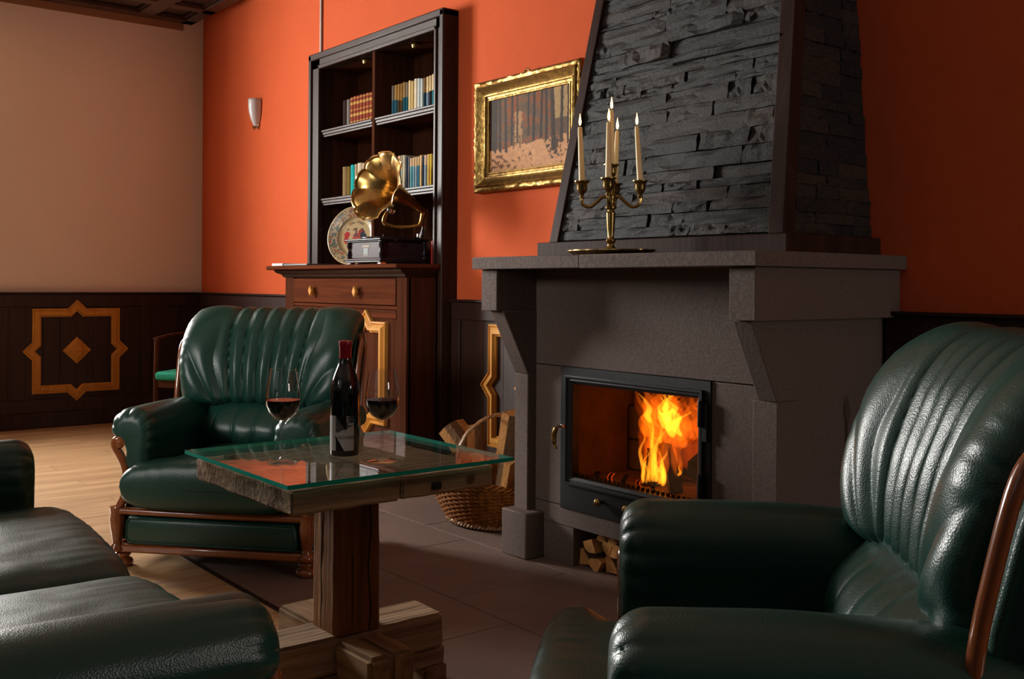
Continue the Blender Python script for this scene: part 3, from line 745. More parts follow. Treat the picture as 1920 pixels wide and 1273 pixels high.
TR = [(.04, .10, .022, .30), (.13, .035, .0, .25), (.21, .03, -.02, .26), (.29, .028, .0, .32), (.36, .02, .0, .36), (.50, .022, .0, .42), (.565, .03, .02, .34), (.655, .028, .03, .36), (.72, .030, -.01, .34), (.80, .045, -.03, .20), (.90, .03, .01, .28), (.98, .03, 0, .25)]
def paint_col(co):
    X = co.x + t.location.x; Z = co.z + t.location.z
    u = (X - PX0 - i0) / (PX1 - PX0 - 2 * i0); v = (Z - PZ0 - i0) / (PZ1 - PZ0 - 2 * i0)
    n1 = nz(u * 5, v * 5, 1); n2 = nz(u * 22, v * 22, 2); n3 = nz(u * 60, v * 30, 3)
    gnd = .34 + .10 * (u - .5) + .03 * n2
    if v > gnd:      # misty autumn wood
        c = (.13 + .05 * n1 + .04 * n2, .105 + .04 * n1 + .02 * n2, .085 + .03 * n1)
        if n2 + n1 > .12: c = (.20, .085 + .02 * n2, .045)
        if u > .78 and v > .6: c = (.33 + .08 * n2, .28 + .06 * n2, .17)
        if abs(u - .37 - .02 * n2) < .045 + .02 * n3 and v < .78: c = (.34, .25, .15)
    else:            # leaf litter
        c = (.46 + .10 * n2 + .08 * n3, .31 + .07 * n2 + .06 * n3, .20 + .05 * n2)
        if n1 * .6 + n2 * .6 + n3 * .3 < -.16 - .25 * (1 - abs(u - .5) * 2) + .0: c = (.15, .09, .06)
    for cx, wd, ln, bot in TR:
        if v > bot + .05 * n2 and abs(u - cx - ln * (v - .5) - .006 * nz(v * 9, cx * 30, 0)) < wd * (.5 + .15 * (1 - v)) + .004 * n3:
            k = (u - cx) / wd
            c = (.045 + .03 * max(0, -k) + .02 * n3, .042 + .022 * max(0, -k) + .015 * n3, .048 + .02 * n3)
    if .30 < u < .40 and (abs(v - .44) < .010 or abs(v - .36) < .009) or (abs(u - .31) < .006 or abs(u - .395) < .006) and .28 < v < .46: c = (.12, .10, .08)
    if v < gnd and .62 < u < .9 and v > .08 and n2 + .5 * n3 > .05 and abs(u - .80 + (v - .3) * .2) < .07 + .10 * v: c = (.07, .055, .05)
    return (max(.012, c[0] * 1.12), max(.008, c[1] * .86), max(.005, c[2] * .66))
set_paint(o.data, paint_col)

# ------------------------------------------------------------------ fireplace
FXL, FXR = -3.28, -2.01           # body
t = thing('fireplace', 'brown stone fireplace with a deep mantel shelf on two corbels', 'fireplace', (-2.65, 2.95, 0))
YP = 2.69
FI0, FI1, FIZ0, FIZ1 = -3.072, -2.306, .22, .776   # insert frame
nx0, nx1, nz1 = -3.0, -2.38, .150                  # log niche
A = M_ANDES
part('left_panel', MB().box(FXL, FI0 + .002, YP, YP + .06, .228, .774), A, t, .002)
part('right_panel', MB().box(FI1 - .002, FXR, YP, YP + .06, .228, .774), A, t, .002)
part('upper_panel', MB().box(FXL, FXR, YP, YP + .06, .777, 1.158), A, t, .002)
part('lintel_panel', MB().box(FXL, FXR, YP, YP + .06, nz1, .225), A, t, .002)
part('lower_left_panel', MB().box(FXL, nx0, YP, YP + .30, 0, nz1 - .002), A, t, .002)
part('lower_right_panel', MB().box(nx1, FXR, YP, YP + .30, 0, nz1 - .002), A, t, .002)
part('niche_back', MB().box(nx0, nx1, YP + .36, YP + .38, 0, nz1), M_SOOT, t)
part('niche_ceiling', MB().box(nx0, nx1, YP + .06, YP + .38, nz1, nz1 + .02), A, t)
part('side_panel', MB().box(FXR - .05, FXR, YP + .06, YW, 0, 1.158), A, t, .002)
part('side_panel', MB().box(FXL, FXL + .05, YP + .06, YW, 0, 1.158), A, t, .002)
part('mantel_shelf', MB().box(-3.36, -2.72, 2.455, YW, 1.157, 1.205), A, t, .003)
part('mantel_shelf', MB().box(-2.7195, -1.94, 2.455, YW, 1.157, 1.205), A, t, .003)
for (px0, px1, bx0, bx1, sx0, sx1) in ((-3.315, -3.232, -3.335, -3.235, -3.33, -3.235), (-2.09, -2.005, -2.066, -1.965, -2.066, -1.99)):
    right = px0 > -3
    y1 = YW if right else 2.75
    part('corbel_block', MB().box(bx0, bx1, 2.485, y1, .992, 1.156), A, t, .003)
    poly = [(2.515, .992), (2.645, .735), (2.76, .735), (2.76, .992)]
    part('corbel_brace', MB().prism([(p[0], p[1]) for p in poly], 'x', px0 + (0 if not right else .012), px1), A, t, .003)
    part('pilaster', MB().box(px0 - (0 if not right else .01), px1 - (0 if not right else -.001), 2.645, 2.76, .16, .735), A, t, .003)
    part('plinth', MB().box(px0 - .02, px1 + .055, 2.595, 2.75, 0, .185), A, t, .006)

# chimney hood
def hx(z): return .5835 - .078 * (z - 1.27)
HC = -2.655
def hy(z): return 2.77 + .177 * (z - 1.27)
t = thing('chimney_hood', 'tapering chimney hood clad in black split slate above the mantel', 'chimney', (HC, 3.0, 1.206))
HT = 3.44
core = MB().rings([[(HC - hx(z) + .02, hy(z) + .03, z), (HC + hx(z) - .02, hy(z) + .03, z), (HC + hx(z) - .02, YW, z), (HC - hx(z) + .02, YW, z)] for z in (1.262, HT)])
part('core', core, M_CHAR, t)
part('base_board', MB().box(HC - .632, HC + .615, 2.735, YW, 1.206, 1.270), M_TRIM, t, .004)
def board(x0a, x1a, x0b, x1b, ya, yb, dep, nm='corner_board'):
    return part(nm, MB().rings([[(x0a, ya, 1.27), (x1a, ya, 1.27), (x1a, ya + dep, 1.27), (x0a, ya + dep, 1.27)], [(x0b, yb, HT), (x1b, yb, HT), (x1b, yb + dep, HT), (x0b, yb + dep, HT)]]), M_TRIM, t, .003)
zb = HT
board(HC - hx(1.27), HC - hx(1.27) + .052, HC - hx(zb), HC - hx(zb) + .052, hy(1.27) - .012, hy(zb) - .012, .10)
board(HC + hx(1.27) - .062, HC + hx(1.27), HC + hx(zb) - .062, HC + hx(zb), hy(1.27) - .012, hy(zb) - .012, .06)
# slate pieces: pool of shared rough meshes
random.seed(21)
def slate_mesh(seed):
    nxs, nzs = 7, 3; vs = []; fs = []
    for k in range(nzs + 1):
        for i in range(nxs + 1):
            x_ = -.5 + i / nxs; z_ = -.5 + k / nzs
            edge = 1 if (i in (0, nxs) or k in (0, nzs)) else 0
            d = .35 * nz(x_ * 3 + seed * 7.3, z_ * 2, seed) + .25 * nz(x_ * 8, z_ * 5, seed * 3.1) - .10 * edge
            vs.append((x_ + (0 if i in (0, nxs) else .03 * nz(i, k, seed)), -1 - d, z_))
    n0 = len(vs)
    for k in (0, nzs):
        for i in (0, nxs): vs.append((-.5 + i / nxs, 0, -.5 + k / nzs))
    for k in range(nzs):
        for i in range(nxs):
            a = k * (nxs + 1) + i; fs.append((a, a + 1, a + nxs + 2, a + nxs + 1))
    bot = list(range(nxs + 1)); top = [nzs * (nxs + 1) + i for i in range(nxs + 1)]
    fs.append((n0, n0 + 1) + tuple(reversed(bot))); fs.append(tuple(top) + (n0 + 3, n0 + 2))
    lf = [k * (nxs + 1) for k in range(nzs + 1)]; rt = [k * (nxs + 1) + nxs for k in range(nzs + 1)]
    fs.append((n0, ) + tuple(lf) + (n0 + 2,)); fs.append((n0 + 1, n0 + 3) + tuple(reversed(rt)))
    me = bpy.data.meshes.new('slate_piece'); me.from_pydata(vs, [], fs); me.materials.append(M_CLAD); finish(me, 0)
    me.polygons.foreach_set('use_smooth', [False] * len(me.polygons)); return me
pool = [slate_mesh(s + 1) for s in range(14)]
OFFC = t.location
lean = math.atan(.177); z = 1.272
slates = 0
def slate(mat4):
    global slates
    o = bpy.data.objects.new('slate_piece', random.choice(pool)); C.objects.link(o); o.parent = t
    o.matrix_local = Matrix.Translation(-Vector(OFFC)) @ mat4; slates += 1
while z < 2.42:
    h = random.choice([.030, .038, .046, .054, .062])
    zc = z + h / 2; xl = HC - hx(zc) + .048; xr = HC + hx(zc) - .055; x = xl
    while x < xr - .002:
        wd = random.choice([.10, .16, .22, .30, .38, .46]);
        if xr - (x + wd) < .06: wd = xr - x
        if random.random() < .035: pass_depth = .008
        else: pass_depth = random.uniform(.022, .030)
        if random.random() < .05: pass_depth = .046
        M = Matrix.Translation((x + wd / 2, hy(zc) + .026, zc)) @ Matrix.Rotation(-lean, 4, 'X') @ Matrix.Diagonal((wd - .0015, pass_depth, h - .0012, 1))
        slate(M)
        if random.random() < .16: x += random.uniform(.012, .018)
        x += wd
    z += h
z = 1.272; sl = math.atan(.078)
while z < 2.30:
    h = random.choice([.036, .044, .05]); zc = z + h / 2
    ya = hy(zc) + .045; y = ya
    while y < YW - .01:
        wd = random.choice([.12, .17, .22])
        if YW - (y + wd) < .06: wd = YW - y
        M = Matrix.Translation((HC + hx(zc) - .022, y + wd / 2, zc)) @ Matrix.Rotation(-sl, 4, 'Y') @ Matrix.Rotation(pi / 2, 4, 'Z') @ Matrix.Diagonal((wd - .0015, random.uniform(.014, .024), h - .0012, 1))
        slate(M); y += wd
    z += h

# ---- stove insert
t = thing('fireplace_insert', 'black cast iron fireplace insert with a glass door and burning fire', 'stove', ((FI0 + FI1) / 2, YP, FIZ0))
x0, x1, z0, z1 = FI0, FI1, FIZ0, FIZ1
gx0, gx1, gz0, gz1 = FI0 + .066, FI1 - .058, .350, .712
def rect_ring(i, d): return [(x0 + i, YP - d, z0 + i), (x1 - i, YP - d, z0 + i), (x1 - i, YP - d, z1 - i), (x0 + i, YP - d, z1 - i)]
def rr(a0, a1, c0, c1, d): return [(a0, YP - d, c0), (a1, YP - d, c0), (a1, YP - d, c1), (a0, YP - d, c1)]
mb = MB(); mb.rings([rr(x0, x1, z0, z1, -.02), rr(x0, x1, z0, z1, .008), rr(x0 + .036, x1 - .036, .320, z1 - .034, .008), rr(x0 + .036, x1 - .036, .320, z1 - .034, -.03)], cap=False)
part('outer_frame', mb, M_IRON, t, .002)
mb = MB(); mb.rings([rr(gx0 - .032, gx1 + .030, gz0 - .032, gz1 + .032, -.01), rr(gx0 - .032, gx1 + .030, gz0 - .032, gz1 + .032, .020), rr(gx0 - .022, gx1 + .02, gz0 - .022, gz1 + .022, .020), rr(gx0 - .02, gx1 + .018, gz0 - .02, gz1 + .02, .012),
                     rr(gx0 - .012, gx1 + .012, gz0 - .012, gz1 + .012, .014), rr(gx0, gx1, gz0, gz1, .004), rr(gx0, gx1, gz0, gz1, -.03)], cap=False)
dr = part('door', mb, M_IRON, t, .0015)
part('glass_pane', MB().box(gx0 - .003, gx1 + .003, YP - .001, YP + .003, gz0 - .003, gz1 + .003), M_DGLASS, dr)
part('handle', MB().tube(catmull([(x0 + .034, YP - .03, .545), (x0 + .022, YP - .046, .54), (x0 + .012, YP - .052, .51), (x0 + .012, YP - .050, .475), (x0 + .022, YP - .048, .455)], 5), [.005] * 6 + [.010] * 9 + [.006] * 6, 8), M_BRASS, dr)
part('latch', MB().box(x0 + .028, x0 + .042, YP - .034, YP - .018, .538, .552), M_CHROME, dr, .002)
for zz in (.62, .37): part('hinge', MB().lathe([(.008, 0), (.009, .004), (.009, .085), (.008, .09)], (x1 - .030, YP - .026, zz), 10), M_IRON, dr)
part('hinge_plate', MB().box(x1 - .034, x1 - .006, YP - .02, YP - .006, .57, .70), M_IRON, dr, .002)
pl = part('control_panel', MB().box(x0 + .034, x1 - .034, YP - .002, YP + .004, z0 + .01, .320), M_IRON, t, .001)
for xx in (-2.83, -2.68): part('brass_knob', MB().lathe([(.007, 0), (.007, -.02), (.014, -.024), (.016, -.034), (.010, -.042), (.002, -.044)], (xx, YP - .002, .282), 14, 'y'), M_BRASS, pl)
for k in range(5): part('air_slot', MB().tube([(-2.80 + .022 * k, YP - .0026, .312), (-2.793 + .022 * k, YP - .0026, .300)], .0036, 6), M_WICK, pl)
# fire box
cb = MB(); fx0, fx1, fy1 = gx0 - .05, gx1 + .05, YP + .37
cb.box(fx0 - .02, fx1 + .02, fy1, fy1 + .02, .30, .76); cb.box(fx0 - .02, fx0, YP + .062, fy1, .30, .76); cb.box(fx1, fx1 + .02, YP + .062, fy1, .30, .76)
cb.box(fx0 - .02, fx1 + .02, YP + .062, fy1, .74, .76); cb.box(fx0 - .02, fx1 + .02, YP + .0, fy1, .325, .335)
part('fire_box', cb, M_SOOT, t)
gr = MB()
for k in range(26):
    xg = gx0 + .01 + k * (gx1 - gx0 - .02) / 25; gr.box(xg - .004, xg + .004, YP + .016, YP + .026, .336, .362)
gr.box(gx0, gx1, YP + .018, YP + .024, .345, .350)
part('grate', gr, M_IRON, t)
# clay back brick arch and side bricks
for (bx0_, bx1_, bz0, bz1) in ((fx0 + .01, fx0 + .2, .34, .46), (fx0 + .01, fx0 + .2, .465, .60), (fx0 + .21, fx0 + .42, .34, .55), (fx0 + .43, fx1 - .01, .34, .60)):
    part('fire_brick', MB().box(bx0_, bx1_, fy1 - .03, fy1, bz0, bz1), M_SOOT, t, .006)

# logs --------------------------------------------------------------
def log_part(name, sect, length, M, mats, parent=None, bark_faces=()):
    n = len(sect); rings = []; K = 4
    for k in range(K + 1):
        v = k / K - .5
        rings.append([M @ Vector((p[0] * (1 + .05 * nz(i * 3., k * .7, length * 9)) + .006 * sin(k * 1.3 + length * 50), v * length, p[1] * (1 + .05 * nz(i * 2., k * 1.1, 5 + length * 7)))) for i, p in enumerate(sect)])
    mb = MB().rings(rings)
    me = mesh_of(name, mb, mats, tuple(root_of(parent).location) if parent else (0, 0, 0), 25)
    if bark_faces and len(mats) > 1:
        for f in me.polygons:
            if len(f.vertices) == 4 and n != 4 or (len(f.vertices) == 4 and f.index < K * n):
                if (f.index % n) in bark_faces: f.material_index = 1
    o = bpy.data.objects.new(name, me); C.objects.link(o); o.parent = parent; return o
def wedge(r, a0=0, spread=85, na=4):
    pts = [(0, 0)]
    for k in range(na + 1):
        a = radians(a0 + spread * k / na); pts.append((r * cos(a) * random.uniform(.93, 1.05), r * sin(a) * random.uniform(.93, 1.05)))
    cx = sum(p[0] for p in pts) / len(pts); cz = sum(p[1] for p in pts) / len(pts)
    return [(p[0] - cx, p[1] - cz) for p in pts]
def firewood(label, group, r, a0, spread, length, M, mats=None, cat='firewood', name='split_log'):
    s = wedge(r, a0, spread)
    o = log_part(name, s, length, Matrix.Identity(4), mats or [M_LOG, M_BARK], None, (2, 3))
    o.matrix_world = M
    return tag(o, label, cat, group)
random.seed(5)
NL = [(-2.955, .038, .062, 10, 75, 'bottom left corner'), (-2.885, .034, .062, 60, 80, 'second from the left on the bottom row'), (-2.815, .036, .060, 5, 90, 'third from the left on the bottom row'), (-2.745, .036, .062, 0, 95, 'fourth from the left on the bottom row'), (-2.675, .036, .06, 30, 85, 'fifth from the left on the bottom row'), (-2.605, .036, .06, 80, 85, 'sixth from the left on the bottom row'),
      (-2.915, .086, .055, 200, 95, 'left on the middle row'), (-2.845, .092, .055, 170, 80, 'second on the middle row'), (-2.770, .090, .058, 250, 95, 'third on the middle row'), (-2.70, .088, .06, 20, 90, 'fourth on the middle row'), (-2.63, .09, .055, 190, 90, 'fifth on the middle row'),
      (-2.875, .122, .038, 230, 80, 'leftmost of the top row'), (-2.80, .122, .042, 245, 85, 'pale wedge at the top of the stack'), (-2.73, .122, .036, 200, 85, 'third of the top row')]
for (x_, z_, r_, a_, sp, d_) in NL:
    firewood('split log in the niche below the fire, ' + d_, 'logs stacked in the niche', r_, a_, sp, .27, Matrix.Translation((x_ - .018, YP + .165 + random.uniform(-.015, .015), z_)))
# burning logs
for i, (p, rot, r_, l_, d_) in enumerate([((-2.74, 2.86, .375), (80, 0, 10), .05, .20, 'lying at the left under the flames'), ((-2.62, 2.84, .395), (65, 0, 70), .055, .24, 'lying at the right under the flames'), ((-2.50, 2.96, .48), (20, 62, 0), .06, .30, 'leaning against the right side'), ((-2.72, 2.97, .42), (-30, 60, 20), .05, .24, 'standing behind the flames')]):
    M = Matrix.Translation(p) @ Matrix.Rotation(radians(rot[2]), 4, 'Z') @ Matrix.Rotation(radians(rot[0]), 4, 'X') @ Matrix.Rotation(radians(rot[1]), 4, 'Y')
    firewood('charred burning log ' + d_, 'burning logs', r_, 20 * i, 90, l_, M, [M_CHAR, M_CHAR], 'firewood', 'burning_log')
for i in range(5):
    M = Matrix.Translation((-2.93 + .075 * i, YP + .06, .36)) @ Matrix.Rotation(radians(80), 4, 'X') @ Matrix.Rotation(radians(20 * i), 4, 'Y')
    firewood('glowing ember stub standing %s from the left behind the glass' % ORD[i], 'embers behind the glass', .014, 30 * i, 95, .03 + .01 * (i % 3), M, [emit('ember', (1, .12, .01), .45) if i in (1, 3) else M_CHAR, M_CHAR], 'ember', 'ember')

# flames: glowing gas bodies (emission volumes)
V_O = vol_emit('flame_orange', (1.0, .20, .008), 16); V_Y = vol_emit('flame_yellow', (1.0, .46, .03), 75); V_R = vol_emit('flame_red', (1.0, .12, .003), 4)
def tongue(mb, base, h, r, lean, seed, tw=1.0):
    rings = []; K = 18
    for k in range(K + 1):
        s = k / K; rad = r * (.12 + sin(pi * min(1, s ** .62)) ** .8 * (1 - .55 * s)) + .0006
        ox = lean * s * s + .030 * tw * s * nz(seed, s * 2.6, 0) * 2; oy = .02 * s * nz(seed, s * 2.2, 5)
        rings.append([(base[0] + ox + rad * cos(2 * pi * j / 9) * (1 + .45 * nz(j, s * 5, seed)), base[1] + oy + rad * .55 * sin(2 * pi * j / 9), base[2] + h * s) for j in range(9)])
    mb.rings(rings)
random.seed(17)
fo = thing('flames', 'bright orange and yellow flames rising from the burning logs', 'fire', (-2.5, 2.85, .37))
fo['kind'] = 'stuff'
mo_, my_, mr_ = MB(), MB(), MB()
for i in range(12):
    bx = random.triangular(-2.83, -2.58, -2.70); tongue(mo_, (bx, random.uniform(2.78, 2.92), .36), random.uniform(.15, .33), random.uniform(.016, .034), random.uniform(-.05, .05), i * 3.7)
for i in range(13):
    bx = random.triangular(-2.79, -2.60, -2.69); tongue(my_, (bx, random.uniform(2.78, 2.86), .355), random.uniform(.08, .25), random.uniform(.008, .017), random.uniform(-.03, .03), i * 5.1 + 2)
for i in range(24):      # flames rolling under the baffle
    bx = random.triangular(-2.90, -2.48, -2.62); tongue(mo_, (bx, random.uniform(2.80, 2.98), random.uniform(.47, .58)), random.uniform(.13, .18), random.uniform(.022, .045), random.uniform(-.10, .02), i * 9.3 + 1, 2)
for i in range(9):
    bx = random.uniform(-2.76, -2.50); tongue(my_, (bx, random.uniform(2.80, 2.90), random.uniform(.52, .58)), random.uniform(.10, .15), random.uniform(.014, .028), random.uniform(-.05, .02), i * 7.7 + 4, 2)
for i in range(8):
    tongue(mr_, (-2.84 + .05 * i, 2.95, .40), random.uniform(.24, .30), random.uniform(.06, .09), random.uniform(-.10, 0), i * 2.9)
for nm, q, v_ in (('orange_flame', mo_, V_O), ('yellow_flame', my_, V_Y), ('red_glow', mr_, V_R)):
    o = part(nm, q, v_, fo, 0, 60); o['kind'] = 'stuff'
def point(name, loc, e, col, r=.05):
    l = bpy.data.lights.new(name, 'POINT'); l.energy = e; l.color = col; l.shadow_soft_size = r
    o = bpy.data.objects.new(name, l); C.objects.link(o); o.location = loc
point('fire_light', (-2.66, 2.84, .50), 5.5, (1, .34, .07), .008)

# fire tools
t = thing('poker_stand', 'black iron poker hanging by its ring beside the fireplace', 'poker', (-1.90, 3.02, 0))
part('ring', MB().tube([(-1.90 + .036 * cos(a * pi / 9) * .8, 3.02 + .036 * cos(a * pi / 9) * .3, .695 + .036 * sin(a * pi / 9)) for a in range(18)], .0055, 8, close=True), M_IRON, t)
part('rod', MB().tube([(-1.90, 3.02, .655), (-1.90, 3.02, .03)], .007, 8), M_IRON, t)
part('base', MB().lathe([(.07, 0), (.075, .008), (.06, .018), (.012, .03)], (-1.90, 3.02, 0), 20), M_IRON, t)

# ------------------------------------------------------------------ candelabra
CC = Vector((-2.705, 2.597, 1.206))
t = thing('tray', 'shallow oval brass tray with a scalloped rim on the mantel shelf', 'tray', tuple(CC))
rings = []
for r, z_ in [(.02, .002), (.80, .002), (.86, .006), (.96, .016), (1.0, .018), (1.0, .0145), (.88, .0015), (.8, 0.0003), (.02, 0.0003)]:
    rings.append([(CC.x + .185 * r * (1 + (.03 if r > .9 else 0) * abs(sin(6 * a))) * cos(a), CC.y + .125 * r * (1 + (.03 if r > .9 else 0) * abs(sin(6 * a))) * sin(a), CC.z + z_) for a in [2 * pi * j / 96 for j in range(96)]])
part('dish', MB().rings(rings), M_BRASS, t, 0, 30)
t = thing('candelabrum', 'brass five-armed candelabrum standing on the tray on the mantel', 'candelabrum', (CC.x, CC.y, CC.z + .002))
cx, cy, cz = CC.x, CC.y, CC.z + .0025
part('stem', MB().lathe([(.046, 0), (.048, .004), (.040, .009), (.030, .014), (.024, .020), (.016, .026), (.012, .034), (.013, .040), (.018, .046), (.018, .052), (.012, .058), (.011, .064), (.0135, .09), (.016, .125), (.017, .15), (.012, .156), (.012, .160), (.020, .166), (.021, .173), (.014, .179), (.012, .186), (.016, .20), (.018, .215), (.014, .222), (.010, .230), (.012, .25), (.018, .262), (.012, .27), (.010, .285)], (cx, cy, cz), 20), M_BRASS, t)
def cup(x, y, z, nm='candle_cup'):
    return part(nm, MB().lathe([(.004, -.032), (.009, -.028), (.010, -.022), (.006, -.018), (.010, -.012), (.016, -.006), (.019, .004), (.019, .018), (.022, .026), (.029, .030), (.029, .0335), (.020, .034), (.011, .033)], (x, y, z), 16), M_BRASS, t)
AR = .105
dirR = Vector((.722, .692, 0)); dirF = Vector((.692, -.722, 0))
cands = []
for k, (dv, lab) in enumerate(((-dirR, 'left arm'), (dirR, 'right arm'), (dirF * 1 + dirR * -.05, 'front arm'), (-dirF * 1 + dirR * .09, 'rear arm'))):
    P = lambda r, z_: Vector((cx, cy, cz + z_)) + dv * r
    part('arm', MB().tube(catmull([P(.008, .205), P(.03, .208), P(.05, .19), P(.075, .172), P(.098, .178), P(.106, .195), P(.105, .212)], 5), .0062, 8), M_BRASS, t)
    e_ = P(AR, .245); cup(e_.x, e_.y, e_.z - .012)
    cands.append((e_.x, e_.y, e_.z + .012, lab))
cup(cx, cy, cz + .292); cands.append((cx, cy, cz + .316, 'centre'))
for (x_, y_, z_, lab) in cands:
    tilt = {'left arm': -.009, 'rear arm': .008, 'right arm': -.014, 'front arm': .0, 'centre': 0}[lab]
    H = .205
    c_ = thing('candle', 'lit tapered cream candle in the %s of the brass candelabrum' % lab if lab != 'centre' else 'lit tapered cream candle in the raised centre cup, behind the front candle', 'candle', (x_, y_, z_), 0, 'candles in the candelabrum')
    tx = dirR * tilt
    part('wax', MB().rings([[(x_ + tx.x * s + r * cos(2 * pi * j / 16), y_ + tx.y * s + r * sin(2 * pi * j / 16), z_ + H * s) for j in range(16)] for s, r in ((0, .0115), (.5, .0100), (.97, .0082), (1, .0066), (.992, .003))]), M_WAX, c_)
    fx_, fy_, fz_ = x_ + tx.x, y_ + tx.y, z_ + H
    part('wick', MB().tube([(fx_, fy_, fz_ - .002), (fx_ + .001, fy_, fz_ + .010)], .0009, 5), M_WICK, c_)
    part('flame', MB().lathe([(.0004, .005), (.0032, .009), (.0050, .016), (.0046, .024), (.0028, .034), (.0012, .043), (.0003, .049)], (fx_, fy_, fz_), 12), emit('candle_flame', (1.0, .55, .16), 9), c_)
point('candle_light', (cx, cy, cz + .316 + .205 + .026), 1.7, (1, .55, .2), .004)

# ------------------------------------------------------------------ table
TX, TY = -2.40, 1.35
t = thing('coffee_table', 'small rustic beam table with a square glass top on a weathered slab', 'table', (TX, TY, 0))
def rough_box(x0, x1, y0, y1, z0, z1, amp=.004, n=10, seed=0, ch=.006):
    # box with sawn, slightly uneven faces
    bm = bmesh.new(); bmesh.ops.create_cube(bm, size=1)
    bmesh.ops.scale(bm, vec=(x1 - x0, y1 - y0, z1 - z0), verts=bm.verts); bmesh.ops.translate(bm, vec=((x0 + x1) / 2, (y0 + y1) / 2, (z0 + z1) / 2), verts=bm.verts)
    bmesh.ops.bevel(bm, geom=bm.edges[:], offset=ch, segments=2, affect='EDGES')
    bmesh.ops.subdivide_edges(bm, edges=[e for e in bm.edges if e.calc_length() > .03], cuts=n, use_grid_fill=True)
    for v in bm.verts:
        p = v.co; v.co = p + Vector((nz(p.x * 14 + seed, p.y * 14, p.z * 14), nz(p.x * 14, p.y * 14 + seed, p.z * 14 + 9), nz(p.x * 14, p.y * 14, p.z * 14 + seed + 20))) * amp
    mb = MB(); bm.verts.index_update(); mb.v = [tuple(v.co) for v in bm.verts]; mb.f = [tuple(v.index for v in f.verts) for f in bm.faces]; bm.free(); return mb
GT0, GT1, GU0, GU1, GZ1 = -2.705, -2.095, 1.03, 1.668, .650
gm = MB().box(GT0, GT1, GU0, GU1, GZ1 - .010, GZ1)
g = part('glass_top', gm, [M_TGLASS, M_TEDGE], t, 0, 0)
for f in g.data.polygons:
    if abs(f.normal.z) < .5: f.material_index = 1
for (a, b_) in ((-2.62, 1.12), (-2.18, 1.12), (-2.62, 1.58), (-2.18, 1.58)):
    part('brass_spacer', MB().lathe([(.016, 0), (.016, .009)], (a, b_, .6305), 16), M_BRASS, t)
sl_ = part('slab', rough_box(-2.685, -2.125, 1.055, 1.345, .572, .630, .004, 14, 3, .005), M_OLDW, t, 0, 60)
part('slab', rough_box(-2.685, -2.128, 1.348, 1.628, .574, .629, .004, 14, 8, .005), M_OLDW, t, 0, 60)
part('mortise', MB().box(-2.132, -2.1205, 1.435, 1.462, .588, .606), M_WICK, sl_, .003)
part('knot', MB().lathe([(.013, 0), (.013, .003), (.010, .0045), (.004, .003)], (-2.1265, 1.553, .604), 14, 'x'), M_BARK, sl_)
# post, octagonal
pm = MB(); a_, c_ = .066, .030; rings = []
for k in range(13):
    z_ = .195 + (.577 - .195) * k / 12; ex = 1 + .05 * (1 - k / 12)
    pts = [(-a_ + c_ * .5, -a_), (a_ - c_ * .35, -a_), (a_, -a_ + c_ * .4), (a_, a_ - c_ * .4), (a_ - c_ * .4, a_), (-a_ + c_, a_), (-a_, a_ - c_), (-a_, -a_ + c_ * .5)]
    rings.append([(TX + p[0] * ex + .003 * nz(i, k * .5, 3), TY + p[1] * ex + .003 * nz(i, k * .5, 8), z_) for i, p in enumerate(pts)])
pm.rings(rings)
po = part('post', pm, M_POST, t, .004, 25)
for (path, r_) in (([(TX + .0695, TY + .030 + .004 * sin(k), .20 + .034 * k) for k in range(12)], .0022), ([(TX - .01 + .002 * sin(k), TY - .0680, .22 + .03 * k) for k in range(11)], .0014), ([(TX + .0695, TY - .02, .22 + .03 * k) for k in range(7)], .0012)):
    part('crack', MB().tube(path, r_, 5), M_WICK, po)
# crossed base beams
part('base_beam', rough_box(-2.665, -2.475, 1.282, 1.418, .105, .198, .003, 6, 1, .008), M_OLDX, t, 0, 60)
part('base_beam', rough_box(-2.325, -2.150, 1.275, 1.342, .095, .192, .003, 6, 2, .012), M_OLDX, t, 0, 60)
part('base_beam', rough_box(-2.325, -2.160, 1.345, 1.412, .098, .190, .003, 6, 4, .008), M_OLDX, t, 0, 60)
part('base_beam', rough_box(-2.472, -2.328, 1.085, 1.615, .105, .200, .003, 10, 5, .009), M_OLDW, t, 0, 60)
part('lower_beam', rough_box(-2.665, -2.14, 1.30, 1.40, .012, .102, .003, 8, 6, .006), M_OLDX, t, 0, 60)
part('lower_beam', rough_box(-2.455, -2.345, 1.10, 1.63, .050, .103, .003, 8, 7, .006), M_OLDW, t, 0, 60)
for (a, b_) in ((-2.46, 1.11), (-2.46, 1.56)): part('foot_block', rough_box(a, a + .12, b_, b_ + .075, 0, .052, .002, 3, 9, .005), M_OLDX, t, 0, 60)

# bottle
bx, by, bz = -2.383, 1.334, GZ1 + .0005
t = thing('wine_bottle', 'dark wine bottle with red capsule and black and white label on the glass table', 'bottle', (bx, by, bz))
BR = .0385
prof = [(.010, .004), (.030, .0), (.036, .001), (BR, .006), (BR, .165), (.0375, .180), (.034, .196), (.028, .213), (.022, .227), (.0175, .240), (.0155, .252), (.0150, .262)]
part('glass_body', MB().lathe(prof + [(.0145, .285), (.001, .286)], (bx, by, bz), 48), M_BOTTLE, t)
part('capsule', MB().lathe([(.0155, .252), (.0160, .254), (.0158, .281), (.0172, .283), (.0176, .291), (.0172, .2965), (.012, .2985), (.001, .299)], (bx, by, bz), 32), M_FOIL, t)
